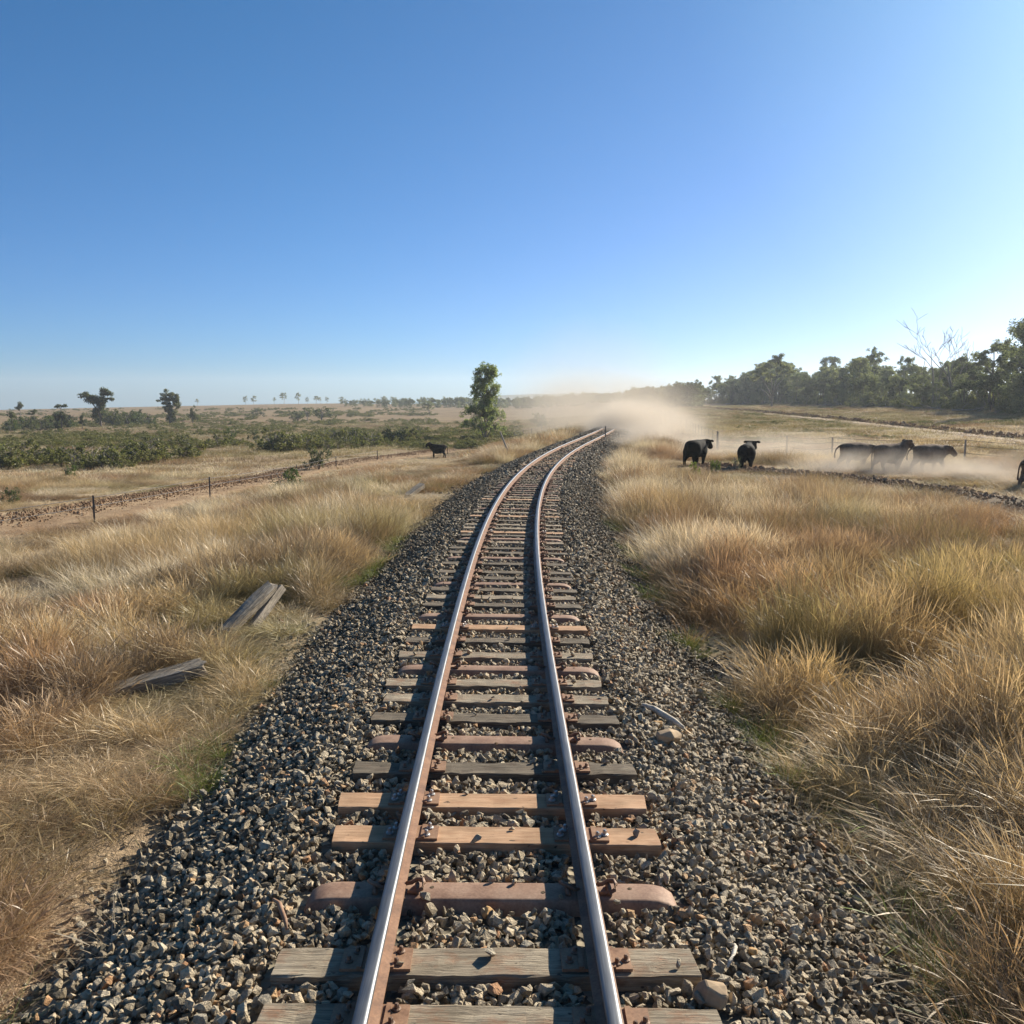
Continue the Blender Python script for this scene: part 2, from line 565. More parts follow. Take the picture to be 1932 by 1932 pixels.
hx = np.linspace(-900, 900, 220)
hz = -8 + 18.5 * np.exp(-((hx - 120) / 300) ** 2) + 14 * np.exp(-((hx - 640) / 300) ** 2) + 1.6 * vnoise(hx, hx * 0, 90, 3) + .8 * vnoise(hx, hx * 0, 25, 5) - 30 * (1 - ss(-190, -60, hx))
V = np.vstack([np.stack([hx, 0 * hx + 1950, 0 * hx - 30], 1), np.stack([hx, 0 * hx + 2150, hz], 1), np.stack([hx, 0 * hx + 2280, hz - 4], 1), np.stack([hx, 0 * hx + 2360, 0 * hx - 34], 1)])
n_ = len(hx); i = np.arange(3)[:, None] * n_; j = np.arange(n_ - 1)[None, :]
q = np.stack([i + j, i + j + 1, i + n_ + j + 1, i + n_ + j], -1).reshape(-1, 4)
setp(link('hills', np_mesh('hills', V, q, [M['hill']], None, True)), 'low wooded hills on the far horizon', 'hills', None, 'structure')

# ------------------------------------------------------------------ instancing of uncountable stuff
def source_collection(name, meshes):
    c = bpy.data.collections.new(name)          # not linked to the scene: only a library for the scatter
    for k, me in enumerate(meshes):
        o = bpy.data.objects.new('%s_%02d' % (name, k), me)
        c.objects.link(o)
    return c


def scatter(name, P, rot, scl, idx, coll, label, cat, col=None, grn=None):
    n = len(P)
    me = bpy.data.meshes.new(name)
    me.vertices.add(n); me.vertices.foreach_set('co', np.asarray(P, np.float32).ravel())
    def fa(a, typ, key, arr):
        at = me.attributes.new(a, typ, 'POINT'); at.data.foreach_set(key, np.asarray(arr).ravel())
    fa('rot', 'FLOAT_VECTOR', 'vector', np.asarray(rot, np.float32))
    fa('scl', 'FLOAT_VECTOR', 'vector', np.asarray(scl, np.float32))
    fa('idx', 'INT', 'value', np.asarray(idx, np.int32))
    if col is not None:
        fa('col', 'FLOAT_COLOR', 'color', np.concatenate([np.asarray(col, np.float32), np.ones((n, 1), np.float32)], 1))
        fa('grn', 'FLOAT', 'value', np.asarray(grn, np.float32))
    o = link(name, me); setp(o, label, cat, None, 'stuff')
    ng = bpy.data.node_groups.new('scatter_' + name, 'GeometryNodeTree')
    ng.interface.new_socket('Geometry', in_out='INPUT', socket_type='NodeSocketGeometry')
    ng.interface.new_socket('Geometry', in_out='OUTPUT', socket_type='NodeSocketGeometry')
    gi = ng.nodes.new('NodeGroupInput'); go = ng.nodes.new('NodeGroupOutput')
    ci = ng.nodes.new('GeometryNodeCollectionInfo')
    ci.inputs['Collection'].default_value = coll
    ci.inputs['Separate Children'].default_value = True; ci.inputs['Reset Children'].default_value = True
    ip = ng.nodes.new('GeometryNodeInstanceOnPoints'); ip.inputs['Pick Instance'].default_value = True
    def na(nm, t):
        a = ng.nodes.new('GeometryNodeInputNamedAttribute'); a.data_type = t; a.inputs['Name'].default_value = nm
        return a.outputs['Attribute']
    er = ng.nodes.new('FunctionNodeEulerToRotation')
    L = ng.links
    L.new(gi.outputs[0], ip.inputs['Points']); L.new(ci.outputs[0], ip.inputs['Instance'])
    L.new(na('idx', 'INT'), ip.inputs['Instance Index'])
    L.new(na('rot', 'FLOAT_VECTOR'), er.inputs[0]); L.new(er.outputs[0], ip.inputs['Rotation'])
    L.new(na('scl', 'FLOAT_VECTOR'), ip.inputs['Scale'])
    L.new(ip.outputs[0], go.inputs[0])
    md = o.modifiers.new('scatter', 'NODES'); md.node_group = ng
    return o


# ------------------------------------------------------------------ grass clumps
def clump(seed, n, rad, h, hv, wid, lean, segs=5, seedfrac=.4, wind=(0, 0), droop=.5, headw=2.6):
    g = np.random.RandomState(seed)
    a = g.rand(n) * 2 * np.pi; r = rad * np.sqrt(g.rand(n))
    bx, by = r * np.cos(a), r * np.sin(a)
    th = a + g.randn(n) * .8
    H = h * (1 + hv * (g.rand(n) * 2 - 1))
    ln = lean * (.3 + g.rand(n)) * (.4 + r / rad)
    dr = droop * g.rand(n)
    seed_b = g.rand(n) < seedfrac
    t = np.linspace(0, 1, segs + 1)
    tt = t[None, :]
    hor = H[:, None] * (ln[:, None] * tt + dr[:, None] * tt ** 3)
    cx = bx[:, None] + np.cos(th)[:, None] * hor + wind[0] * H[:, None] * tt ** 1.6
    cy = by[:, None] + np.sin(th)[:, None] * hor + wind[1] * H[:, None] * tt ** 1.6
    cz = H[:, None] * (tt - .35 * dr[:, None] * tt ** 3 - .12 * abs(wind[0]) * tt ** 2)
    ph = g.rand(n) * np.pi
    sx, sy = np.cos(ph)[:, None], np.sin(ph)[:, None]
    w0 = wid * (.6 + .8 * g.rand(n))[:, None]
    prof = np.where(tt < .98, 1 - .75 * tt, .12)
    hp = np.interp(t, [0, .3, .74, .82, .9, 1.0], [.8, .6, .4, 1.0 * headw, .9 * headw, .25])[None, :]
    W = w0 * np.where(seed_b[:, None], hp, prof)
    V = np.stack([np.stack([cx - sx * W, cy - sy * W, cz], -1), np.stack([cx + sx * W, cy + sy * W, cz], -1)], 2)
    V = V.reshape(-1, 3)
    k = (segs + 1) * 2
    b = np.arange(n)[:, None] * k; s_ = np.arange(segs)[None, :] * 2
    q = np.stack([b + s_, b + s_ + 1, b + s_ + 3, b + s_ + 2], -1).reshape(-1, 4)
    rnd = np.repeat(np.clip(g.rand(n) * .75 + .25 * seed_b, 0, 1), k)
    ta = np.tile(np.repeat(t, 2), n)
    return np_mesh('grass_clump', V, q, [M['grass']], {'rnd': rnd, 'tt': ta}, False)


near_src = source_collection('near_grass', [
    clump(1, 110, .15, .60, .40, .0017, .22, 6, .55),
    clump(2, 110, .18, .66, .40, .0017, .22, 6, .60, (-.14, .05), .4),
    clump(3, 120, .17, .50, .45, .0019, .35, 6, .35, (.08, -.05), .7),
    clump(4, 100, .13, .72, .35, .0016, .18, 6, .70, (-.06, -.1), .35),
    clump(5, 130, .20, .40, .50, .0021, .55, 5, .20, (0, 0), .9),
    clump(6, 140, .22, .24, .55, .0023, .9, 4, .05, (0, 0), 1.2),
    clump(7, 90, .12, .44, .40, .0022, .32, 5, .05, (0, 0), .6),
    clump(8, 110, .16, .64, .40, .0017, .18, 6, .75, (.16, .0), .45),
    clump(9, 60, .16, .62, .45, .0016, .40, 7, .85, (-.22, .0), .8, 3.6)])
mid_src = source_collection('mid_grass', [
    clump(11, 120, .45, .62, .35, .0038, .25, 4, .5, (-.15, 0)),
    clump(12, 120, .45, .70, .35, .0038, .25, 4, .6, (.2, 0), .6),
    clump(13, 120, .45, .52, .4, .0042, .4, 4, .3, (0, 0), .8),
    clump(14, 130, .45, .32, .45, .005, .6, 3, .1, (0, 0), 1.0)])
far_src = source_collection('far_grass', [
    clump(21, 110, 1.3, .55, .4, .012, .25, 3, .5, (-.1, 0)),
    clump(22, 110, 1.3, .48, .4, .012, .3, 3, .4, (.15, 0)),
    clump(23, 120, 1.4, .30, .45, .014, .45, 2, .1)])

PAL = {k: np.array(v) for k, v in dict(
    straw=(.54, .43, .27), red=(.37, .245, .15), pale=(.71, .63, .475), gold=(.47, .36, .17), grey=(.235, .18, .12), green=(.185, .20, .072)).items()}


def seg_dist(x, y, P):
    out = np.full(len(x), 1e9)
    for k in range(0, len(P), 3):
        out = np.minimum(out, (x - P[k, 0]) ** 2 + (y - P[k, 1]) ** 2)
    return np.sqrt(out)


def grass_col(x, y, u, rg):
    n1 = fnoise(x, y, 5.5, 21); n2 = fnoise(x, y, 3.2, 22); n3 = fnoise(x, y, 2.2, 23); n4 = fnoise(x, y, 12, 25)
    c = np.tile(PAL['straw'], (len(x), 1))
    def mx(c, k, f): return c + (PAL[k] - c) * np.clip(f, 0, 1)[:, None]
    c = mx(c, 'gold', ss(.5, .62, n2) * np.where(u > 0, .55, .25))
    c = mx(c, 'red', ss(.38, .55, n1) * .9)
    c = mx(c, 'grey', ss(.50, .62, vnoise(x, y, 1.5, 27)) * .65)
    c = mx(c, 'pale', ss(.54, .62, n3) * np.where((u > 0) & (y < 15), .35, .95))
    c = mx(c, 'gold', np.where((u > 0) & (y < 15), .22, 0))
    c = mx(c, 'red', np.where((u > 0) & (y < 22), .3 * ss(.45, .6, vnoise(x, y, 1.3, 35)), 0))
    c = mx(c, 'green', ss(.60, .70, fnoise(x, y, 1.9, 29)) * .42)
    c = mx(c, 'green', np.where((u > 0) & (y < 16), .28 * ss(.50, .64, vnoise(x, y, 1.1, 37)), 0))
    c = c * (.70 + .60 * rg.rand(len(x)))[:, None]
    g = ss(.48, .64, fnoise(x, y, 2.7, 31)) * .75 + .10
    g = np.where(np.abs(u) < 3.6, np.maximum(g, .35), g)
    return c, g


def field(r0, r1, dens, half=R(38), seed=0):
    g = np.random.RandomState(100 + seed)
    n = int(dens * half * (r1 ** 2 - r0 ** 2))
    r = np.sqrt(g.rand(n) * (r1 ** 2 - r0 ** 2) + r0 ** 2); a = (g.rand(n) * 2 - 1) * half
    x, y = r * np.sin(a), r * np.cos(a)
    u = x - Xc(y)
    return g, x, y, u, r


COWS = [px(*q) for q in ((1316, 878), (1408, 884), (827, 865), (1618, 884), (1677, 890), (1752, 890), (1942, 925))]
OPEN = [(q.x, q.y - (9 if i == 2 else 4.0), 3.2 if i == 2 else 2.2, (.42, .42, .10, .7, .7, .7, .7)[i]) for i, q in enumerate(COWS)] + [(px(*q).x, px(*q).y - .3, r_, .22) for q, r_ in (((468, 1203), 1.0), ((505, 1190), .9), ((320, 1318), .8), ((782, 945), 1.6))]
OPEN[2] = (COWS[2].x, COWS[2].y - 26, 3.2, .16)


def put_grass(name, src, nsrc, r0, r1, dens, seed, label, kmin=1.0, short_idx=(), zoff=-.02):
    g, x, y, u, r = field(r0, r1, dens, seed=seed)
    au = np.abs(u)
    edge = 2.35 + .9 * (fnoise(x, y, 1.6, 41) - .5) + np.where(u < 0, .05, 0)
    patch = fnoise(x, y, 2.4, 43)
    p = ss(edge, edge + .75, au)
    bare = np.where(au < 4.2, ss(.24, .44, patch + .18 * (au - 2.6)), ss(.22, .36, patch))
    bare = np.where((u > 0) & (au < 4.4) & (y < 13), bare * ss(.40, .54, vnoise(x, y, .8, 47) + .10 * (au - 2.6)), bare)
    p = p * (.10 + .90 * bare)
    p = np.where((u < -2.5) & (y < 11), np.maximum(p, .50 * ss(2.45, 2.9, au)), p)
    p = np.maximum(p, .045 * ss(2.0, 2.3, au))
    tus = ss(.36, .56, .65 * vnoise(x, y, .95, 45) + .35 * vnoise(x, y, .4, 46))
    p = p * np.where((u < -2.4) & (y < 12), .55 + .45 * tus, .10 + .90 * tus)
    dl = seg_dist(x, y, PATH_L); dr = seg_dist(x, y, PATH_R)
    p = p * np.where(u < 0, ss(1.9, 3.4, dl + .8 * (vnoise(x, y, 1.5, 49) - .5)), ss(.6, 1.7, dr))
    if r1 > 60:
        p = p * ss(1.3, 2.4, seg_dist(x, y, ROAD)) * ss(1.2, 2.2, seg_dist(x, y, PATH_F))
    keep = g.rand(len(x)) < p
    x, y, u, au, r, tus = x[keep], y[keep], u[keep], au[keep], r[keep], tus[keep]
    n = len(x)
    hgt = .50 + .95 * (fnoise(x, y, 2.6, 51) - .3)
    hgt = hgt * (.42 + .58 * ss(2.5, 4.6 - .9 * (y > 12), au))
    hgt = np.where((u < -2.3) & (y < 9), hgt * .72, hgt)
    # the right clearing behind the cattle is grazed short
    hgt = np.where((u > 6) & (y > 52 - .25 * (x - 10)), hgt * .45, hgt)
    hgt = np.where((u < -2.3), hgt * .84, hgt)
    hgt = np.where((u < -16), hgt * .7, hgt)
    hgt = np.where((u < -4) & (y > 18), hgt * (.40 + .60 * ss(1.5, 8, dl[keep])), hgt)
    hgt *= (.8 + .4 * g.rand(n)) * (.62 + .55 * tus)
    hgt = np.where((u > 4) & (y > 20), hgt * (.35 + .65 * ss(1.0, 5.5, dr[keep])), hgt)
    for ox, oy, orr, of in OPEN:
        dd = np.hypot(x - (ox if orr < 2 else ox * y / (oy + (4 if orr < 3 else 26))), (y - oy) * (.8 if orr < 2 else .32 if orr < 3 else .095))
        hgt = hgt * (of + (1 - of) * ss(orr * .6, orr * 1.3, dd))
    hgt = np.where((u > 6) & (y > 36) & (y < 60), hgt * .7, hgt)
    idx = g.randint(0, nsrc, n)
    if short_idx:
        sh = ((hgt < .42) & (g.rand(n) < .75)) | ((au < 2.9) & (g.rand(n) < .8))
        idx = np.where(sh, np.array(short_idx)[g.randint(0, len(short_idx), n)], idx)
        hgt = np.where(sh, np.maximum(hgt * 1.5, .22), hgt)
    col, grn = grass_col(x, y, u, g)
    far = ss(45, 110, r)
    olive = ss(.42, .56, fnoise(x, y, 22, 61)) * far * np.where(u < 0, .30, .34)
    col = col * (1 - .30 * ss(50, 150, r))[:, None]  # grass tint darkened with distance in place of its own self-shadowing
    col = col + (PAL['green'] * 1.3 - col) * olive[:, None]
    hgt = np.maximum(hgt, .12)
    sx = (.85 + .4 * g.rand(n))
    scl = np.stack([sx, sx, np.clip(hgt * 1.35, .2, 1.9)], 1)
    rot = np.stack([(g.rand(n) - .5) * .25, (g.rand(n) - .5) * .25, np.where(g.rand(n) < .35, (g.rand(n) - .5) * 1.6, g.rand(n) * 6.283)], 1)
    P = np.stack([x, y, T(x, y) + zoff], 1)
    return scatter(name, P, rot, scl, idx, src, label, 'grass', col, grn)


put_grass('grass', near_src, 9, 3.2, 20, 40, 1, 'dry golden and reddish grass standing beside the near railway ballast', short_idx=(4, 5, 6))
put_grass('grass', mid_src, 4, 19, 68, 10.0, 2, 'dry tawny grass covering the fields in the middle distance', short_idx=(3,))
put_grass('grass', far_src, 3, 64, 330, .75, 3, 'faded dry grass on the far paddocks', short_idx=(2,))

# ------------------------------------------------------------------ ballast
def bed_z(u):
    a = np.abs(u)
    z = np.interp(a, [0, 1.15, 1.45, 2.75, 2.9], [.385, .385, .365, -.10, -.30])
    return z - u * CANT * (1 - ss(1.3, 2.4, a))


CANT = math.tan(R(.8))
ys = np.concatenate([np.arange(-6, 40, .25), np.arange(40, 230, 1.0)])
us = np.array([-2.9, -2.75, -2.3, -1.9, -1.45, -1.15, -.6, 0, .6, 1.15, 1.45, 1.9, 2.3, 2.75, 2.9])
sl = slope(ys)
nrm = 1 / np.sqrt(1 + sl ** 2)
Xb = Xc(ys)[:, None] + us[None, :] * nrm[:, None]
Yb = ys[:, None] - us[None, :] * (sl * nrm)[:, None]
Zb = np.broadcast_to(bed_z(us) - .03, Xb.shape)
V = np.stack([Xb, Yb, Zb], -1).reshape(-1, 3)
k = len(us); i = np.arange(len(ys) - 1)[:, None] * k; j = np.arange(k - 1)[None, :]
q = np.stack([i + j, i + j + 1, i + k + j + 1, i + k + j], -1).reshape(-1, 4)
setp(link('ballast_bed', np_mesh('ballast_bed', V, q, [M['bed']], None, False)), 'raised bed of crushed stone under the railway', 'ballast', None, 'structure')


def hull_stone(seed, n=13, sq=(1, .78, .6), mat=None, name='stone'):
    g = random.Random(seed)
    bm = bmesh.new()
    for _ in range(n):
        v = Vector((g.gauss(0, 1), g.gauss(0, 1), g.gauss(0, 1))).normalized() * g.uniform(.75, 1)
        bm.verts.new((v.x * .5 * sq[0] * g.uniform(.85, 1), v.y * .5 * sq[1], v.z * .5 * sq[2]))
    r = bmesh.ops.convex_hull(bm, input=bm.verts)
    bmesh.ops.delete(bm, geom=[e for e in r['geom_interior'] if isinstance(e, bmesh.types.BMVert)], context='VERTS')
    me = bpy.data.meshes.new(name); bm.to_mesh(me); bm.free()
    me.materials.append(mat or M['stone'])
    return me


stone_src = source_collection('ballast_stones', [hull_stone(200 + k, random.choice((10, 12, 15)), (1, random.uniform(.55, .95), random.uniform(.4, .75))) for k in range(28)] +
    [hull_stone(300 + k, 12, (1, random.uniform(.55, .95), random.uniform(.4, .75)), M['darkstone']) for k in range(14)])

# sleeper positions from the photograph: (pixel row of the top face, kind)
SL = [(2070, 'grey'), (1926, 'grey'), (1812, 'grey'), (1680, 'steel'), (1575, 'fresh'), (1510, 'fresh'), (1448, 'dark'), (1395, 'steel'), (1353, 'dark'), (1317, 'grey'), (1287, 'grey'),
      (1260, 'steel'), (1235, 'grey'), (1207, 'dark'), (1183, 'fresh'), (1161, 'steel'), (1141, 'dark'), (1126, 'grey'), (1112, 'dark'), (1100.5, 'steel'), (1090, 'dark'),
      (1079, 'dark'), (1063, 'dark'), (1052, 'steel'), (1042.5, 'dark'), (1034, 'dark'), (1022.7, 'grey'), (1016, 'steel'), (1010, 'dark'), (1004, 'fresh'), (996.4, 'grey'), (989.5, 'grey'),
      (981.7, 'dark'), (973.5, 'fresh'), (966.7, 'grey'), (959.5, 'steel'), (952, 'grey'), (947, 'dark')]
STOP = .445
sleepers = [(plane_hit(935, y, STOP).y, k) for y, k in SL]
yl = sleepers[-1][0]
rk = random.Random(5)
while yl < 175:
    yl += .66 + rk.uniform(-.05, .05)
    sleepers.append((yl, rk.choice(['grey', 'dark', 'dark', 'steel', 'grey', 'fresh', 'dark', 'steel'])))
yl = sleepers[0][0]
behind = []
SLW = {'grey': .25, 'dark': .235, 'fresh': .25, 'steel': .235}
sy = np.array([s[0] for s in sleepers]); sw = np.array([SLW[s[1]] for s in sleepers])


def ballast(name, y0, y1, dens, size, seed, label):
    g = np.random.RandomState(seed)
    W = 3.5
    n = int(dens * (y1 - y0) * 2 * W)
    s = y0 + g.rand(n) * (y1 - y0); u = (g.rand(n) * 2 - 1) * W
    sc = size * np.exp(np.clip(g.randn(n) * .34, -.9, .55))
    au = np.abs(u)
    keep = np.ones(n, bool)
    k = np.clip(np.searchsorted(sy, s), 1, len(sy) - 1)
    k = np.where(np.abs(s - sy[k - 1]) < np.abs(s - sy[k]), k - 1, k)
    ds = np.abs(s - sy[k])
    on = (ds < sw[k] / 2 + sc * .36) & (au < 1.13 + sc * .3)
    keep &= ~(on & (g.rand(n) > .006))
    keep &= ~((np.abs(au - .568) < .095))
    ae = au + np.where((u < 0) & (s < 10), .28, 0) + .55 * (fnoise(u * 1.0 + 31, s, 1.1, 75) - .5)
    keep &= g.rand(n) < 1 - ss(2.35, 2.85, ae) * .78 - .19 * ss(2.85, 3.3, ae)
    layer = g.rand(n)
    zb = np.where(au > 2.6, np.maximum(bed_z(u), T(Xc(s) + u, s) + .005), bed_z(u))
    z = zb - .012 + layer * .5 * sc + .03 * (fnoise(u * 1.0 + 50, s, .5, 71) - .5)
    z = np.where(on, STOP + sc * .2 - u * CANT, z)
    s, u, sc, z = s[keep], u[keep], sc[keep], z[keep]
    sl = slope(s); nr = 1 / np.sqrt(1 + sl ** 2)
    P = np.stack([Xc(s) + u * nr, s - u * sl * nr, z], 1)
    n = len(P)
    pd = .06 + .40 * ss(.9, 1.9, -u) * (.25 + .75 * ss(5.2, 8, s)) + .55 * ss(1.7, 2.4, u) + .75 * ss(11, 26, s) + .5 * (fnoise(u * 1.0 + 9, s, 1.3, 73) - .5)  # share of dark stones: real stone tone plus painted slope shade and near glare
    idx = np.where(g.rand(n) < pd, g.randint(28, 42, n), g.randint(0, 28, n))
    rot = np.stack([g.randn(n) * .7, g.randn(n) * .7, g.rand(n) * 6.283], 1)
    return scatter(name, P, rot, np.repeat(sc[:, None], 3, 1), idx, stone_src, label, 'ballast')


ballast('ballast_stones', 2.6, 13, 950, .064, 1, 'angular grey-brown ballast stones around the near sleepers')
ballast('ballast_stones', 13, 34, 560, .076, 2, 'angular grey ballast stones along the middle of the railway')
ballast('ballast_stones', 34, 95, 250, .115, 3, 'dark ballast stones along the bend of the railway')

# ------------------------------------------------------------------ rails
def rail(off, label):
    prof = [(-.0635, 0), (.0635, 0), (.0635, .010), (.012, .026), (.008, .075), (.0115, .098), (.0318, .108), (.034, .114)]
    prof2 = [(.034, .114), (.0345, .128), (.030, .138), (.018, .1412), (0, .142), (-.018, .1412), (-.030, .138), (-.0345, .128), (-.034, .114)]
    low = prof + [(-.034, .114), (-.0318, .108), (-.0115, .098), (-.008, .075), (-.012, .026), (-.0635, .010)]
    ysr = np.concatenate([np.arange(-4, 40, .4), np.arange(40, 225, 1.0)])
    def sweep(pr, closed):
        pr = np.array(pr)
        if off > 0 and False: pr = pr
        s_ = slope(ysr); nr = 1 / np.sqrt(1 + s_ ** 2)
        u = off + pr[:, 0]
        X = Xc(ysr)[:, None] + u[None, :] * nr[:, None]
        Y = ysr[:, None] - u[None, :] * (s_ * nr)[:, None]
        Z = np.broadcast_to(STOP + .016 + pr[:, 1] - off * CANT, X.shape)
        V = np.stack([X, Y, Z], -1).reshape(-1, 3)
        k = len(pr); i = np.arange(len(ysr) - 1)[:, None] * k
        j = np.arange(k if closed else k - 1)[None, :]; j2 = (j + 1) % k
        return V, np.stack([i + j, i + j2, i + k + j2, i + k + j], -1).reshape(-1, 4)
    V, Q = sweep(low, True)
    o = link('rail', np_mesh('rail', V, Q, [M['rail']], None, False))
    setp(o, label, 'rail', 'running rails of the railway')
    V, Q = sweep(prof2, False)
    link('rail_head', np_mesh('rail_head', V, Q, [M['head']], None, True), o)


rail(-.568, 'left steel rail on the outside of the bend with shiny polished top')
rail(.568, 'right steel rail on the inside of the bend with shiny polished top')

# ------------------------------------------------------------------ sleepers
def timber_mesh(seed, L, W, H, mat, rough=.006, name='timber_sleeper'):
    g = random.Random(seed)
    bm = bmesh.new()
    nx, ny = 26, 5
    b = .006
    rows = []
    ring = [(-W / 2, -H), (-W / 2, -b), (-W / 2 + b, 0), (-W / 5, 0), (W / 5, 0), (W / 2 - b, 0), (W / 2, -b), (W / 2, -H)]
    ends = [g.uniform(-.02, .02) for _ in range(2)]
    ph = g.random() * 9
    jag = .055 if mat == M['old'] else 0
    wv = [g.uniform(-.018, .018) for _ in range(4)]
    for i in range(nx + 1):
        x = -L / 2 + L * i / nx
        row = []
        for (y, z) in ring:
            dz = g.uniform(-rough, rough * .4) if z > -H else 0
            dy = g.uniform(-rough, rough) * .8
            xx = x
            if i == 0: xx += ends[0] * (y / W) + g.uniform(-rough, rough)
            if i == nx: xx += ends[1] * (y / W) + g.uniform(-rough, rough)
            if jag:
                t_ = i / nx
                if i in (0, 1, nx - 1, nx): xx += g.uniform(-jag, jag) * (1 if i in (0, nx) else .35)
                z = z + wv[0] * math.sin(t_ * 5 + wv[1] * 200) + .012 * math.sin(y * 60 + seed) * (z > -H)
                y = y * (1 - .12 * abs(math.sin(t_ * 3 + seed)))
            row.append(bm.verts.new((xx, y + dy, z + dz)))
        rows.append(row)
    for i in range(nx):
        for k in range(len(ring) - 1):
            bm.faces.new((rows[i][k], rows[i + 1][k], rows[i + 1][k + 1], rows[i][k + 1]))
    bm.faces.new(rows[0]); bm.faces.new(rows[-1][::-1])
    bmesh.ops.recalc_face_normals(bm, faces=bm.faces)
    me = bpy.data.meshes.new(name); bm.to_mesh(me); bm.free()
    me.materials.append(mat)
    return me


def steel_mesh(seed, L=2.2, W=.235, H=.13):
    bm = bmesh.new()
    xs = [-L / 2 - .01, -L / 2 + .02, -L / 2 + .07, -L / 2 + .13, -L / 2 + .2, -.7, -.4, 0, .4, .7, L / 2 - .2, L / 2 - .13, L / 2 - .07, L / 2 - .02, L / 2 + .01]
    drop = [.105, .05, .018, .004, 0, 0, 0, 0, 0, 0, 0, .004, .018, .05, .105]
    ring = [(-W / 2 - .022, -H), (-W / 2 + .01, -.018), (-W / 2 + .02, -.004), (-W / 2 + .035, 0), (0, .001), (W / 2 - .035, 0), (W / 2 - .02, -.004), (W / 2 - .01, -.018), (W / 2 + .022, -H)]
    rows = [[bm.verts.new((x, y * (1 - d * 1.2), max(z - d, -H))) for (y, z) in ring] for x, d in zip(xs, drop)]
    for i in range(len(xs) - 1):
        for k in range(len(ring) - 1):
            f = bm.faces.new((rows[i][k], rows[i + 1][k], rows[i + 1][k + 1], rows[i][k + 1])); f.smooth = True
    for rw in (rows[0], rows[-1][::-1]): bm.faces.new(rw)
    bmesh.ops.recalc_face_normals(bm, faces=bm.faces)
    me = bpy.data.meshes.new('steel_sleeper'); bm.to_mesh(me); bm.free()
    me.materials.append(M['steel'])
    return me


def plate_mesh():
    mb = MB()
    mb.box((0, 0, .008), (.36, .19, .016)); mb.box((-.082, 0, .021), (.026, .185, .012)); mb.box((.082, 0, .021), (.026, .185, .012))
    return mb.mesh('base_plate', [M['plate']])


def spike_mesh(mat):
    mb = MB()
    mb.tube([(0, 0, 0), (0, 0, .008), (0, 0, .012)], [.026, .026, .018], 10)
    mb.tube([(0, 0, .010), (0, 0, .034), (0, 0, .040)], [.014, .014, .009], 6)
    return mb.mesh('screw_spike', [mat])


def clip_mesh():
    mb = MB()
    pts = [(0, -.045, .006), (.05, -.045, .012), (.085, -.04, .03), (.095, -.01, .05), (.085, .02, .058), (.05, .032, .05), (.02, .03, .03), (-.015, .03, .024)]
    mb.tube(pts, .0125, 7)
    mb.tube([(.055, -.06, .004), (.055, -.02, .026), (.055, .02, .026), (.055, .06, .004)], .016, 6)
    return mb.mesh('rail_clip', [M['oldspike']], True)


def hole_mesh():
    mb = MB()
    mb.tube([(0, 0, -.004), (0, 0, .0015)], [.013, .013], 10)
    return mb.mesh('bolt_hole', [M['darkdirt']])


PLATE, SPIKE, OLDSPIKE, CLIP = plate_mesh(), spike_mesh(M['spike']), spike_mesh(M['oldspike']), clip_mesh()
for _v in list(OLDSPIKE.vertices): _v.co *= .85
HOLE = hole_mesh()


def make_sleeper(kind, seed):
    if kind == 'steel':
        root = link('steel_sleeper', steel_mesh(seed))
        for sx in (-.568, .568):
            for side in (-1, 1):
                c = link('rail_clip', CLIP, root, (sx + side * .068, 0, .0)); c.rotation_euler = (0, 0, 0 if side > 0 else math.pi)
        for hx_, hy_ in ((-.36, .03), (.30, -.02), (-.80, .02), (.82, .03)):
            link('bolt_hole', HOLE, root, (hx_, hy_, .0015))
        return root
    root = link('timber_sleeper', timber_mesh(seed, 2.2 + random.uniform(-.04, .04), SLW[kind], .13, M[kind], .003 if kind == 'fresh' else .008))
    sp = SPIKE if kind == 'fresh' else OLDSPIKE
    for sx in (-.568, .568):
        p = link('base_plate', PLATE, root, (sx, 0, .0))
        for (dx, dy) in ((-.105, .05), (.105, -.05), (.12, .055) if sx < 0 else (.155, -.02), (-.14, -.03)):
            link('screw_spike', sp, p, (dx, dy, .016))
    return root


NEAR_LAB = {1: 'weathered grey timber sleeper cut off by the bottom edge of the picture', 2: 'wide weathered grey timber sleeper with orange rust stain, nearest whole one to the camera',
            3: 'rust-pink steel sleeper with rounded ends carrying loose stones, nearest steel one', 4: 'fresh orange timber sleeper, the nearer of the bright pair',
            5: 'fresh orange timber sleeper, the farther of the bright pair', 6: 'dark cracked timber sleeper just beyond the bright orange pair',
            7: 'rusty steel sleeper with rounded ends between two dark timber sleepers', 8: 'dark timber sleeper just beyond the second steel sleeper',
            9: 'grey timber sleeper, nearer of two grey ones before the third steel sleeper', 10: 'grey timber sleeper just in front of the third steel sleeper',
            11: 'third steel sleeper from the camera, between grey timber ones', 12: 'grey timber sleeper just beyond the third steel sleeper',
            13: 'dark timber sleeper just in front of a lone pale orange sleeper', 14: 'lone pale orange timber sleeper in the middle of the straight',
            15: 'steel sleeper directly beyond the lone pale orange sleeper'}
GLAB = {'grey': 'grey timber sleeper farther along the track towards the bend', 'dark': 'dark timber sleeper farther along the track towards the bend',
        'steel': 'rounded-end steel sleeper farther along the track towards the bend', 'fresh': 'pale orange timber sleeper farther along the track towards the bend'}
protos = {}
far_mb = MB()
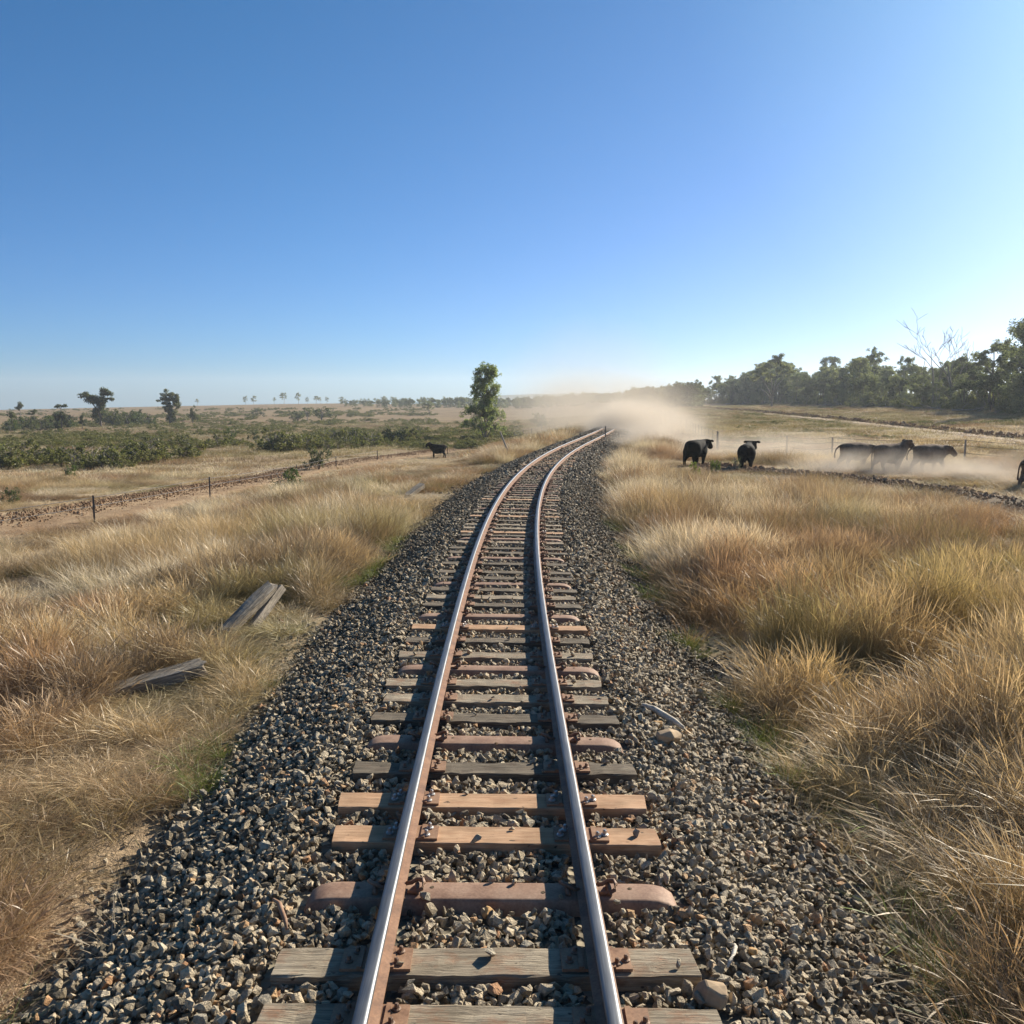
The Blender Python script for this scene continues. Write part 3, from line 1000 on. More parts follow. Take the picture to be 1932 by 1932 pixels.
for n_, (y, kind) in enumerate(sleepers):
    if n_ == 0: continue
    sl_ = float(slope(y)); xc = float(Xc(y))
    rz = -math.atan(sl_) + R(random.uniform(-.9, .9))
    if y > 92:
        rot = Matrix.Rotation(rz, 3, 'Z')
        far_mb.box((xc, y, STOP - .065), (2.2, .24, .13), rot)
        continue
    key = (kind, n_ % 3, y < 34)
    if n_ < 16:
        o = make_sleeper(kind, 400 + n_)
        protos[key] = o
    elif y < 34:
        key = (kind, n_ % 3, True)
        if key not in protos: protos[key] = make_sleeper(kind, 400 + n_); o = protos[key]
        else: o = copy_tree(protos[key])
    else:
        if key not in protos:
            o = link('steel_sleeper', steel_mesh(3)) if kind == 'steel' else link('timber_sleeper', timber_mesh(500 + n_, 2.2, SLW[kind], .13, M[kind]))
            protos[key] = o
        else: o = copy_tree(protos[key])
    du = random.uniform(-.035, .035)
    o.location = (xc + du, y, STOP + random.uniform(-.004, .0) if n_ != 3 else STOP)
    o.rotation_euler = (0, math.atan(CANT), rz)
    if n_ in NEAR_LAB: lab, grp = NEAR_LAB[n_], 'sleepers of the railway'
    else: lab, grp = GLAB[kind], 'farther %s sleepers' % {'grey': 'grey timber', 'dark': 'dark timber', 'steel': 'steel', 'fresh': 'pale orange timber'}[kind]
    setp(o, lab, 'sleeper', grp)
setp(link('distant_sleepers', far_mb.mesh('distant_sleepers', [M['dark']])), 'merged run of far sleepers in the dust beyond the bend', 'sleepers', None, 'stuff')

# ------------------------------------------------------------------ loose rocks, sticks, old timbers
def rock_at(x, y, size, mat, label, name='rock', seed=1, z=None, sq=(1, .75, .7), sink=.28):
    hit = plane_hit(x, y, .36 if z is None else z)
    zz = float(bed_z(np.array([hit.x - float(Xc(hit.y))]))[0]) if z is None else z
    hit = plane_hit(x, y, zz)
    me = hull_stone(seed, 26, sq, mat, name)
    o = link(name, me, None, (hit.x, hit.y, zz + size * (.5 * sq[2] - sink * .5)))
    o.scale = (size,) * 3
    b = o.modifiers.new('bevel', 'BEVEL'); b.width = .05; b.segments = 2
    o.rotation_euler = (.15, -.1, seed * .7)
    setp(o, label, 'rock')
    return o


rock_at(1342, 1893, .235, M['tan'], 'large tan rock resting on ballast by the end of the lowest sleeper', seed=31)
rock_at(1262, 1403, .32, M['tan'], 'large flat tan rock on the ballast shoulder right of the track', seed=32, sq=(1, .6, .5), sink=.08)
rock_at(920, 1728, .115, M['orange'], 'orange-tan stone lying between the rails', 'stone', 33)
rock_at(1420, 1803, .085, M['orange'], 'small reddish stone on the right ballast slope', 'stone', 34)
rock_at(1240, 1372, .13, M['orange'], 'small ochre stone beside the large flat tan rock', 'stone', 36)
for xx, yy, s_, sd in ((930, 1664, .06, 41), (970, 1668, .05, 42)):
    o = rock_at(xx, yy, s_, M['stone'], {41: 'upright grey stone standing on the nearest steel sleeper', 42: 'flat grey stone on the nearest steel sleeper'}[sd], 'stone', sd, z=STOP, sink=.1)


def stick(x0, y0, x1, y1, r, mat, label, z=None, name='stick'):
    a = plane_hit(x0, y0, .36); b = plane_hit(x1, y1, .36)
    zs = [float(bed_z(np.array([q.x - float(Xc(q.y))]))[0]) + .055 for q in (a, b)]
    a = plane_hit(x0, y0, zs[0]); b = plane_hit(x1, y1, zs[1])
    m = (a + b) / 2 + Vector((.012, 0, .012))
    mb = MB(); pts = [a - m, (a - m) * .5 + Vector((.01, .004, .01)), Vector((0, 0, 0)), (b - m) * .5 + Vector((.004, 0, .006)), b - m]
    mb.tube(pts, [r * .7, r, r * 1.1, r, r * .6], 7)
    o = link(name, mb.mesh(name, [mat], True), None, m)
    setp(o, label, 'stick')


stick(1212, 1330, 1290, 1374, .030, M['stick'], 'bleached white branch lying on the right ballast shoulder')
stick(1386, 1782, 1372, 1826, .011, M['stick'], 'short pale stick on ballast beside the lowest sleepers')
stick(516, 1697, 541, 1752, .013, M['plate'], 'thin rusty brown stick on the left ballast')


def old_timber(x, y, L, W, H, rz, tilt, roll, label, seed, lift=0.0, off=0.0, name='old_sleeper'):
    p = px(x, y)
    me = timber_mesh(seed, L, W, H, M['old'], .0015, name)
    o = link(name, me, None, p + Vector((off, 0, lift)))
    o.rotation_euler = (roll, tilt, rz)
    setp(o, label, 'old sleeper')
    return o


old_timber(470, 1186, 1.15, .22, .13, R(62), R(-26), R(18), 'bleached split sleeper propped steeply in the left grass', 601, .36)
old_timber(498, 1178, .85, .19, .12, R(70), R(-30), R(-25), 'shorter grey timber leaning beside the propped split sleeper', 602, .30)
old_timber(275, 1312, 1.35, .25, .14, R(24), R(-11), R(6), 'flat grey weathered sleeper half buried in grass at left', 603, .22)
old_timber(782, 936, .95, .24, .15, R(58), R(-20), R(10), 'pale old timber in the grass near the bend left of the track', 604, .26)
old_timber(1455, 1508, .0 + .5, .1, .05, R(-20), 0, 0, 'small broken timber among straw by the right grass edge', 605, .02)

# clods along the ploughed track
clod_src = source_collection('clods', [hull_stone(700 + k, 14, (1, .8, .65), M['clod']) for k in range(8)])


def clods(name, path, side, w, n, size, seed, label, zz=.1):
    g = np.random.RandomState(seed)
    t = g.rand(n) * (len(path) - 2)
    i = t.astype(int); f = (t - i)[:, None]
    P = path[i] * (1 - f) + path[i + 1] * f
    d = path[i + 1] - path[i]; d /= np.maximum(np.hypot(d[:, 0], d[:, 1]), 1e-6)[:, None]
    o = side + g.randn(n) * w
    x, y = P[:, 0] + d[:, 1] * o, P[:, 1] - d[:, 0] * o
    sc = size * np.exp(np.clip(g.randn(n) * .55, -1.2, .75)) * (.5 + 1.0 * fnoise(x, y, 4, 81))
    hump = zz * np.exp(-((o - side) / max(w, .01)) ** 2)
    return scatter(name, np.stack([x, y, T(x, y) + hump * g.rand(n)], 1), g.rand(n, 3) * 6, np.repeat(sc[:, None], 3, 1), g.randint(0, 8, n), clod_src, label, 'clods')


clods('clods', PATH_L, -.9, 1.15, 12000, .085, 1, 'ridge of turned brown dirt clods along the left firebreak', .22)
clods('clods', PATH_R, 0, .8, 2600, .13, 2, 'dark loose clods on the trampled cattle path', .12)
clods('clods', ROAD, -1.3, .35, 6500, .22, 3, 'low ridge of dark earth along the far edge of the dirt road', .45)

# ------------------------------------------------------------------ plants and trees
def leaves(g, C, RAD, n_each, ls, droop=.6, asp=.28, shell=2.2):
    """C k x 3 clump centres, RAD k x 3 radii -> vertices and quads of leaf-sized faces"""
    Ps = []
    for c, rd, n in zip(C, RAD, n_each):
        d = g.randn(n, 3); d /= np.linalg.norm(d, axis=1)[:, None]
        Ps.append(c + d * (g.rand(n) ** (1 / shell))[:, None] * rd)
    P = np.concatenate(Ps); n = len(P)
    ax = g.randn(n, 3); ax /= np.linalg.norm(ax, axis=1)[:, None]
    ax[:, 2] = ax[:, 2] * (1 - droop) - droop * .8
    ax /= np.linalg.norm(ax, axis=1)[:, None]
    b = np.cross(ax, g.randn(n, 3)); b /= np.linalg.norm(b, axis=1)[:, None]
    L = (ls * (.6 + .8 * g.rand(n)))[:, None]
    V = np.stack([P, P + ax * L * .5 + b * L * asp, P + ax * L, P + ax * L * .5 - b * L * asp], 1).reshape(-1, 3)
    q = np.arange(4 * n).reshape(-1, 4)
    rnd = np.repeat(np.clip(g.rand(n), 0, 1), 4)
    return V, q, rnd


def tree_meshes(seed, trunk, clumps, n_leaf, ls, barkm, leafm, r0, droop=.6, asp=.28, stems=None, shell=2.2, twig=2):
    """trunk: list of (x,y,z); clumps: (x,y,z,rx,ry,rz)"""
    g = np.random.RandomState(seed); rg = random.Random(seed)
    mb = MB()
    tops = [Vector(q) for q in trunk]
    n = len(tops)
    mb.tube(tops, [r0 * (1.25 if i == 0 else 1 - .72 * i / (n - 1)) for i in range(n)], 8)
    for st in (stems or []): mb.tube(st, [r0 * (.8 - .5 * i / (len(st) - 1)) for i in range(len(st))], 6)
    C, RD, NE = [], [], []
    vol = sum((c[3] * c[4] * c[5]) ** (2 / 3) for c in clumps)
    for c in clumps:
        cc = Vector(c[:3])
        cand = [q for q in tops if q.z < cc.z - .12 * c[5]] or [tops[0]]
        src = min(cand, key=lambda q: (q - cc).length + abs(q.z - cc.z) * .2)
        mid = src.lerp(cc, .55) + Vector((rg.uniform(-.1, .1), rg.uniform(-.1, .1), rg.uniform(-.02, .12))) * (cc - src).length
        rr = r0 * .34
        mb.tube([src, src.lerp(mid, .5) + Vector((0, 0, .02)), mid, cc], [rr, rr * .8, rr * .6, rr * .3], 5)
        for _ in range(twig):
            e = cc + Vector((rg.uniform(-1, 1) * c[3], rg.uniform(-1, 1) * c[4], rg.uniform(-.2, .9) * c[5])) * .75
            mb.tube([mid, mid.lerp(e, .5) + Vector((0, 0, .05 * c[5])), e], [rr * .5, rr * .35, rr * .15], 4)
        # break each clump into a few uneven sub-clumps, so the outline stays ragged
        k = 5
        share = max(8, int(n_leaf * (c[3] * c[4] * c[5]) ** (2 / 3) / vol))
        for _ in range(k):
            o = np.array([rg.gauss(0, .48) * c[3], rg.gauss(0, .48) * c[4], rg.gauss(0, .45) * c[5]])
            s = rg.uniform(.38, .68)
            C.append(np.array(c[:3]) + o); RD.append(np.array(c[3:6]) * s); NE.append(max(4, int(share / k * rg.uniform(.6, 1.4))))
    V, q, rnd = leaves(g, C, RD, NE, ls, droop, asp, shell)
    return mb.mesh('trunk', [barkm], True), np_mesh('crown', V, q, [leafm], {'rnd': rnd}, False)


def place_tree(name, tm, loc, scale=1.0, rz=0.0, label=None, cat='tree', group=None, hz=1.0):
    o = empty(name, loc, rz)
    link('trunk', tm[0], o); link('crown', tm[1], o)
    o.scale = (scale, scale, scale * hz)
    setp(o, label, cat, group)
    return o


def gum_clumps(seed, H, spread, n, low=.45, flat=.75, rmin=.08, rmax=.15):
    g = random.Random(seed)
    out = []
    for i in range(n):
        t = g.uniform(low, .96)
        rmaxs = spread * math.sin(math.pi * min(.97, (t - low) / (1.05 - low) * .75 + .22))
        a = g.uniform(0, 6.28); r = rmaxs * math.sqrt(g.random())
        s = H * g.uniform(rmin, rmax)
        out.append((r * math.cos(a), r * math.sin(a), t * H, s, s, s * flat))
    return out


def bent(H, seed, k=5, amp=.05, top=.85):
    g = random.Random(seed)
    x = y = 0.0; out = [(0, 0, -.3)]
    for i in range(1, k + 1):
        x += g.uniform(-amp, amp) * H; y += g.uniform(-amp, amp) * H
        out.append((x, y, top * H * i / k))
    return out


# forest tree kinds, each about 13 m tall at scale 1
KINDS = []
for s_ in range(4):      # open gum
    KINDS.append(('gum', tree_meshes(800 + s_, bent(13, s_, 5, .035), gum_clumps(s_, 13, 3.4, 22, .36, .9, .05, .10), 5600, .34, M['pale'] if s_ % 2 else M['bark'], M['gum'], .2, .65)))
for s_ in range(3):      # dense umbrella-headed wattle
    cl = []
    g = random.Random(s_ + 50)
    for i in range(15):
        a = g.uniform(0, 6.28); r = 2.9 * math.sqrt(g.random())
        cl.append((r * math.cos(a), r * math.sin(a), 7.6 - .24 * r * r + g.uniform(-.4, .3), 1.1, 1.1, .75))
    stems = [[(0, 0, -.2), (math.cos(a) * .5, math.sin(a) * .5, 2.5), (math.cos(a) * 1.5, math.sin(a) * 1.5, 6.2)] for a in (0.3, 1.9, 3.3, 4.9)]
    KINDS.append(('wattle', tree_meshes(830 + s_, bent(8, s_ + 9, 4, .03, .8), cl, 6500, .27, M['darkbark'], M['gumdark'], .13, .3, .3, stems)))
for s_ in range(3):      # narrow thicket tree with leaves to the ground
    cl = gum_clumps(s_ + 70, 8, 1.9, 24, .04, 1.1, .085, .14)
    KINDS.append(('thicket', tree_meshes(860 + s_, bent(8, s_ + 30, 4, .03), cl, 5600, .28, M['bark'], M['gum'] if s_ else M['gumdark'], .1, .5)))
K = {k: [t for n, t in KINDS if n == k] for k in ('gum', 'wattle', 'thicket')}

# base edge of the forest in the photo
EDGE = [(1310, 762), (1370, 761.5), (1460, 762.5), (1560, 766), (1640, 769), (1720, 772), (1800, 776), (1880, 781), (1960, 787), (2080, 797), (2250, 812)]
ed = [px(*q) for q in EDGE]
ex = np.array([q.x for q in ed]); ey = np.array([q.y for q in ed])
# crown-top line of the photo: column -> top row
TOPX = [1300, 1350, 1400, 1440, 1462, 1500, 1540, 1565, 1600, 1640, 1665, 1700, 1720, 1760, 1800, 1840, 1870, 1905, 1935, 2000, 2300]
TOPY = [737, 714, 702, 680, 672, 692, 698, 678, 682, 658, 690, 700, 676, 698, 672, 658, 668, 650, 600, 600, 610]
FOREST = {'gum': 'tall open eucalyptus standing among the forest trees on the right', 'wattle': 'round-topped dark wattle tree in the forest on the right', 'thicket': 'slender leafy young tree in the forest thicket on the right'}
fr = random.Random(77)
seg = np.concatenate([[0], np.cumsum(np.hypot(np.diff(ex), np.diff(ey)))])


def forest_tree(kind, p, H, label=None, group=None):
    base = {'gum': 13.2, 'wattle': 8.2, 'thicket': 8.0}[kind]
    s = H / base
    return place_tree({'gum': 'gum_tree', 'wattle': 'wattle_tree', 'thicket': 'thicket_tree'}[kind], fr.choice(K[kind]), p, s * fr.uniform(.95, 1.1), fr.uniform(0, 6.28),
                      label or FOREST[kind], 'tree', group or 'forest %ss on the right' % kind)


def toppx(p, H):
    q = Vector((p.x, p.y, p.z + H - CAMZ)); cp, sp = math.cos(PITCH), math.sin(PITCH)
    d = q.y * cp - q.z * sp
    return CX + F * q.x / d, CY - F * (q.y * sp + q.z * cp) / d


nf = 0
for row, (back, cnt) in enumerate(((3, 72), (9, 66), (16, 58), (26, 54), (38, 44))):
    for i in range(cnt):
        t = seg[-1] * (i + fr.uniform(.1, .9)) / cnt
        x = np.interp(t, seg, ex); y = np.interp(t, seg, ey)
        dist = math.hypot(x, y)
        nx_, ny_ = x / dist, y / dist
        b_ = back + fr.uniform(-2.5, 3.5)
        # push back from the clearing along the view and to the right
        x2, y2 = x + nx_ * b_ * .8 + b_ * .35, y + ny_ * b_ * .8
        p = Vector((x2, y2, Tz(x2, y2)))
        kind = fr.choices(['gum', 'wattle', 'thicket'], [(1, 4, 6), (2, 4, 4), (4, 3, 2), (6, 2, 1), (7, 1, 1)][row])[0]
        u_, _ = toppx(p, 8)
        ytop = np.interp(u_, TOPX, TOPY)
        maxH = (HY - ytop) * math.hypot(p.x, p.y) * math.cos(math.atan2(p.x, p.y)) / F + CAMZ - p.z
        f_ = {'gum': fr.uniform(.72, 1.0), 'wattle': fr.uniform(.50, .74), 'thicket': fr.uniform(.38, .66)}[kind]
        if row == 0: f_ *= .85
        H = max(3.0, maxH * f_)
        forest_tree(kind, p, H)
        nf += 1
print('forest trees', nf)

# prominent forest trees
def prominent(x, ybase, ytop, Yd, tm, Hm, label, name='gum_tree', rz=0, wide=1.0):
    p = pxd(x, ybase, Yd)
    H = (HY - ytop) * Yd / F + CAMZ - p.z
    o = place_tree(name, tm, p, H / Hm * wide, rz, label, 'tree', None, 1 / wide)
    return o


pe = px(1462, 768)
big = tree_meshes(901, [(0, 0, -.3), (0, 0, 1.5), (.1, 0, 3.2), (.5, .2, 5), (.9, 0, 7.2), (1.2, .1, 9.5), (1.3, 0, 11.5)],
                  [(-3.6, 0, 8.2, 1.3, 1.3, .9), (-2.6, .8, 9.4, 1.1, 1.1, .9), (-1.2, -.6, 10.2, 1.3, 1.3, 1.0), (.2, .4, 11.6, 1.2, 1.2, .9), (1.5, -.2, 12.5, 1.3, 1.3, .9), (2.2, .5, 11.2, 1.2, 1.2, .9),
                   (3.6, 0, 10.2, 1.1, 1.1, .8), (4.6, .5, 9.2, .9, .9, .7), (-.6, 1, 8.4, 1.3, 1.3, .8), (2.9, -.8, 8.6, 1.2, 1.2, .8), (-4.4, .4, 7.0, .9, .9, .7), (1.2, -1.2, 9.6, 1.1, 1.1, .8)],
                  6500, .36, M['bark'], M['gum'], .26, .65,
                  stems=[[(0, 0, 2.2), (-.9, .2, 4.2), (-2.0, .3, 6.2), (-3.0, .2, 7.6)], [(.1, 0, 3.0), (-.2, -.3, 5.5), (-.8, -.4, 8.5)], [(.3, 0, 3.8), (1.6, 0, 6.0), (3.0, -.2, 8.0)], [(0, 0, 1.6), (-1.6, 0, 3.6), (-2.9, 0, 4.6)]])
prominent(1456, 768, 668, pe.y, big, 13.4, 'large spreading gum with forked pale limbs standing out in front of the forest')
prominent(1640, 768, 656, px(1640, 766).y + 20, K['gum'][1], 13.2, 'tall gum with clumped crown rising above the forest roof near the middle', rz=1.0)
prominent(1352, 765, 708, px(1352, 762).y + 15, K['gum'][2], 13.2, 'airy gum at the far left end of the forest edge', rz=2.2)
prominent(1705, 768, 668, px(1700, 768).y + 22, K['gum'][3], 13.2, 'thin-crowned gum showing sky gaps beside the dead tree', rz=.4, wide=.8)
prominent(1866, 776, 640, px(1860, 779).y + 12, K['gum'][0], 13.2, 'open gum with gaps in its crown near the right edge of the picture', rz=.9)
prominent(1930, 785, 588, px(1930, 785).y + 4, tree_meshes(905, bent(15, 4, 6, .03), gum_clumps(5, 15, 3.0, 24, .22, .8, .08, .13), 6500, .32, M['bark'], M['gum'], .25, .6), 15.0, 'tallest dense tree of the forest at the right edge of the picture', rz=.2)
prominent(1380, 764, 716, px(1380, 762).y + 1, K['wattle'][1], 8.2, 'dark umbrella-shaped wattle by itself at the forest edge', 'wattle_tree', wide=1.1)


def dead_tree(seed, H, name, loc, label, nb=5, spread=.5):
    g = random.Random(seed)
    mb = MB()
    def grow(p, d, L, r, lev):
        pts, rad = [p], [r]
        for i in range(4):
            d = (d + Vector((g.uniform(-1, 1), g.uniform(-1, 1), g.uniform(-.1, .35))) * .22).normalized()
            p = p + d * L / 4
            pts.append(p); rad.append(max(r * (1 - .16 * (i + 1)), .026))
        mb.tube(pts, rad, 6 if lev == 0 else 5)
        if lev < 4:
            for _ in range(2 if lev else nb):
                k = g.randint(2, 4) if lev else g.randint(1, 4)
                a = g.uniform(0, 6.28)
                nd = (d + Vector((math.cos(a), math.sin(a) * .8, g.uniform(-.1, .4))) * g.uniform(.45, .9) * (1 if lev else 1.1)).normalized()
                grow(pts[k], nd, L * g.uniform(.55, .8), rad[k] * .66, lev + 1)
    grow(Vector((0, 0, -.3)), Vector((.02, 0, 1)), H * .45, H * .018, 0)
    zt = max(v[2] for v in mb.v)
    o = link(name, mb.mesh(name, [M['dead']], True), None, loc)
    o.scale = (H / zt,) * 3
    setp(o, label, 'dead tree')
    return o


pd_ = pxd(1795, 775, px(1795, 775).y + 10)
dead_tree(12, (HY - 588) * pd_.y / F + CAMZ - pd_.z, 'dead_tree', pd_, 'tall bare dead tree with fanned branches rising above the forest', 6)
pd_ = pxd(1762, 774, px(1762, 774).y + 8)
dead_tree(31, (HY - 630) * pd_.y / F + CAMZ - pd_.z, 'dead_tree', pd_, 'smaller bare dead tree left of the tall dead one', 3)

# fallen branches along the forest edge
def log_mesh(seed):
    g = random.Random(seed); mb = MB()
    L = g.uniform(2.2, 4.5); r = g.uniform(.07, .13)
    pts = [(-L / 2, 0, r), (-L / 5, g.uniform(-.2, .2), r + .15), (L / 6, g.uniform(-.2, .2), r + .3), (L / 2, g.uniform(-.3, .3), r + g.uniform(.3, 1.0))]
    mb.tube(pts, [r, r * .9, r * .7, r * .4], 6)
    for _ in range(5):
        b = Vector(pts[g.randint(1, 3)]); d = Vector((g.uniform(-.4, 1), g.uniform(-1, 1), g.uniform(.0, 1.0))).normalized() * g.uniform(.6, 1.6)
        mb.tube([b, b + d * .5 + Vector((0, 0, .08)), b + d], [r * .45, r * .3, r * .12], 5)
    return mb.mesh('fallen_branch', [M['dead'] if seed % 2 else M['bark']], True)


LOGS = [log_mesh(k) for k in range(6)]
for i in range(44):
    t = seg[-1] * (.08 + .8 * fr.random() ** .8)
    x = np.interp(t, seg, ex); y = np.interp(t, seg, ey)
    k_ = fr.uniform(-1.5, 4.5) / math.hypot(x, y)
    x2, y2 = x * (1 - k_), y * (1 - k_)
    o = link('fallen_branch', LOGS[i % 6], None, (x2, y2, Tz(x2, y2) - .03))
    o.rotation_euler = (0, fr.uniform(-.15, .1), fr.uniform(0, 6.28)); o.scale = (fr.uniform(.9, 1.6),) * 3
    setp(o, 'fallen grey branch in the litter along the forest edge', 'fallen branch', 'fallen branches along the forest edge')

# shrub meshes ------------------------------------------------------
def shrub_mesh(seed, H, Wd, n, ls, leafm, nc=9, droop=.1, flat=.7, low=.18):
    g = random.Random(seed)
    cl = [(g.uniform(-1, 1) * Wd * .5, g.uniform(-1, 1) * Wd * .5, H * g.uniform(low, .85), Wd * .2, Wd * .2, H * .22 * flat / .7) for _ in range(nc)]
    stems = [[(0, 0, -.05), (g.uniform(-.2, .2) * Wd, g.uniform(-.2, .2) * Wd, H * .45), (g.uniform(-.4, .4) * Wd, g.uniform(-.4, .4) * Wd, H * .9)] for _ in range(5)]
    return tree_meshes(seed, [(0, 0, -.05), (.02, 0, H * .3), (.05, 0, H * .6)], cl, n, ls, M['bark'], leafm, .02 * H + .012, droop, .36, stems, 1.8, 1)


SCRUB = [shrub_mesh(950 + k, 1.2, 2.0, 900, .13, M['scrub']) for k in range(5)]


def place_shrub(name, tm, p, s, label, group=None, hz=1.0, parts=('stems', 'foliage')):
    o = empty(name, p, random.uniform(0, 6.28)); o.scale = (s, s, s * hz)
    link(parts[0], tm[0], o); link(parts[1], tm[1], o)
    setp(o, label, 'shrub', group)
    return o


# the belt of scrub left of the track
belt = [(0, 905, 850), (120, 900, 845), (230, 888, 838), (330, 870, 832), (430, 858, 828), (540, 852, 825), (640, 848, 822), (740, 842, 818)]
sr = random.Random(3)
for i in range(250):
    x = sr.uniform(-60, 800)
    lo = np.interp(x, [b[0] for b in belt], [b[1] for b in belt]); hi = np.interp(x, [b[0] for b in belt], [b[2] for b in belt])
    y = hi + (lo - hi) * sr.random() ** .8
    if x > 640 and sr.random() < .4: continue
    p = px(x, y)
    if fnoise(np.array([p.x]), np.array([p.y]), 9, 93)[0] < (.55 if x < 330 else .45): continue
    s = sr.uniform(.7, 1.6) * (1.15 if y > lo - 14 else 1)
    place_shrub('scrub_bush', sr.choice(SCRUB), p, s, 'olive green bush in the belt of scrub left of the railway', 'scrub bushes left of the railway', sr.uniform(.75, 1.1))
# scattered lone bushes and small trees with their own look
DENSE = [shrub_mesh(970 + k, 1.5, 1.5, 1500, .11, M['gumdark'] if k else M['bush'], 12, .1, .8, .22) for k in range(2)]
LONE = [(437, 832, 22, 'dense dark round bush, left one of a pair in tawny grass'), (479, 833, 19, 'dense dark round bush, right one of a pair in tawny grass'),
        (536, 934, 46, 'upright green bush alone in the grass below the ploughed firebreak'), (602, 886, 40, 'thin sapling with green top beside the firebreak'),
        (652, 830, 18, 'broad bush on the pale slope left of the tall tree'), (22, 953, 30, 'low green bush by the left picture edge above the firebreak'),
        (1312, 902, 30, 'bright green weed in front of the foremost black cow'), (1350, 893, 26, 'bright green upright weed between two black cattle'), (1021, 806, 24, 'small bushy sapling in the dust right of the tall tree'),
        (1388, 890, 30, 'thin dark twiggy weed beside the cow seen from behind'), (130, 905, 26, 'leafy low bush at the near rim of the scrub belt')]
for k, (x, y, h, lab) in enumerate(LONE):
    p = px(x, y)
    tm = DENSE[k % 2] if k not in (6, 7) else shrub_mesh(980 + k, 1.5, 1.0, 900, .10, M['weed'], 10, -.4, .8, .25)
    if k == 9: tm = shrub_mesh(989, 1.5, .8, 160, .09, M['gumdark'], 8)
    s = hpx(h, p.y) / 1.45
    o = place_shrub('bush' if k not in (6, 7, 9) else 'weed', tm, p, s * .9, lab, None, 1.1)

# left trees far off in the paddock ---------------------------------
def far_tree(x, ybase, ytop, Yd, clumps, label, Hm=10.0, trunk=None, n=2600, leafm='gumdark', bark='bark', stems=None, r0=.28, ls=.36):
    """clumps given for a tree Hm tall"""
    p = pxd(x, ybase, Yd)
    clumps = [(a, b, c, d * 1.3, e * 1.3, f * 1.4) for a, b, c, d, e, f in clumps]
    n = int(n * 1.9)
    tm = tree_meshes(int(x) + 1000, trunk or [(0, 0, -.3), (0, 0, Hm * .25), (.1, 0, Hm * .5), (0, 0, Hm * .8)], clumps, n, ls, M[bark], M[leafm], r0, .5, .32, stems)
    cp = math.cos(PITCH)
    H = (ybase - ytop) * Yd / F
    return place_tree('paddock_tree', tm, p, H / Hm, 0, label, 'tree')


pf = px(190, 806).y
far_tree(190, 806, 733, pf, [(-3.6, 0, 7.9, 1.0, 1.0, .6), (-2.6, .3, 7.4, 1.1, 1, .7), (-1.4, 0, 7.2, 1.2, 1, .8), (-.6, 0, 6.4, 1.1, 1, .9), (.4, 0, 6.2, 1, 1, 1), (.6, .3, 8.6, .9, .9, .8), (1.4, 0, 9.2, .9, .9, .7), (2.2, 0, 8.3, .9, .9, .7), (2.7, .4, 7.4, .7, .7, .5),
                             (1.2, 0, 7.2, .9, .9, .8), (-1.2, 0, 4.4, .7, .7, .8), (-.2, 0, 4.9, .8, .8, .9), (.7, .2, 5.0, .7, .7, .7), (-1.2, .5, 2.6, .6, .6, .8), (.2, .4, 3.4, .6, .6, .7)],
         'big gum with a long low left limb and high right crown in the left paddock', trunk=[(0, 0, -.3), (.1, 0, 2.2), (-.1, 0, 4.2), (.3, 0, 6), (.9, 0, 8)], stems=[[(0, 0, 2.5), (-1, 0, 5), (-2.4, 0, 6.8), (-3.4, 0, 7.6)]], n=4200)
far_tree(321, 800, 739, px(321, 800).y, [(0, 0, 9.2, 1.1, 1, .7), (-1.6, 0, 8.4, .9, .9, .6), (1.4, .2, 8.4, 1, 1, .7), (-2.8, 0, 7.5, .8, .8, .5), (2.6, 0, 7.2, .8, .8, .6), (.2, .3, 7.6, 1.2, 1, .8), (-1.2, 0, 6.6, .9, .9, .7), (1.6, 0, 6.4, 1, 1, .9), (2.4, 0, 5.6, .7, .7, .7),
                                          (0, 0, 5.2, 1, 1, .9), (-.7, 0, 3.8, .9, .9, 1.0), (.6, 0, 3.8, 1, 1, 1.1), (0, .2, 2.0, .9, .9, 1.0), (.9, 0, 2.2, .7, .7, .9)],
         'mushroom-shaped gum with dark leafy trunk standing alone in the left paddock', n=4600)
far_tree(117, 812, 761, px(117, 812).y, [(.2, 0, 9.2, 1.2, 1, .45), (-1, 0, 8.9, .7, .7, .4), (1.2, 0, 9, .7, .7, .35), (-1.3, 0, 5.6, 1.2, 1, 1), (.3, 0, 6, 1.3, 1, .9), (1.4, 0, 5, 1, 1, 1), (-.6, 0, 4, 1.3, 1, 1), (1, 0, 3, 1.2, 1, 1), (2.2, 0, 2, 1.2, 1, .9), (-1.8, 0, 2, 1.1, 1, .9)],
         'tree with a small flat tuft above a dense lower crown at far left', n=3000)
far_tree(66, 812, 772, px(66, 812).y + 8, [(.5, 0, 9, 1.1, 1, .6), (-.6, 0, 8.2, 1, 1, .5), (-1.5, 0, 7.4, .8, .8, .4), (0, 0, 4.6, 1.8, 1.5, 1.4), (1.3, 0, 3, 1.5, 1, 1.2), (-1.2, 0, 3, 1.4, 1, 1.2)], 'small paddock tree with a slanting tufted top between two others', n=2000)
far_tree(24, 815, 776, px(24, 815).y, [(0, 0, 8.8, 2, 1.5, .7), (-1.3, 0, 8, 1.2, 1, .6), (1.3, 0, 7.8, 1.2, 1, .6), (0, 0, 4, 1.8, 1.5, 1.3), (1, 0, 2.2, 1.8, 1.5, 1.2), (-1.4, 0, 2.4, 1.8, 1.5, 1.2)], 'flat-topped tree near the left picture edge', n=2200)
far_tree(39, 800, 766, px(39, 803).y + 60, [(0, 0, 9, 1.3, 1, .9), (-.8, 0, 8, 1.2, 1, .8), (.7, 0, 8, 1.2, 1, .8), (0, 0, 6.8, .9, .8, .7)], 'round-headed tree rising behind the flat-topped one at far left', n=1400)
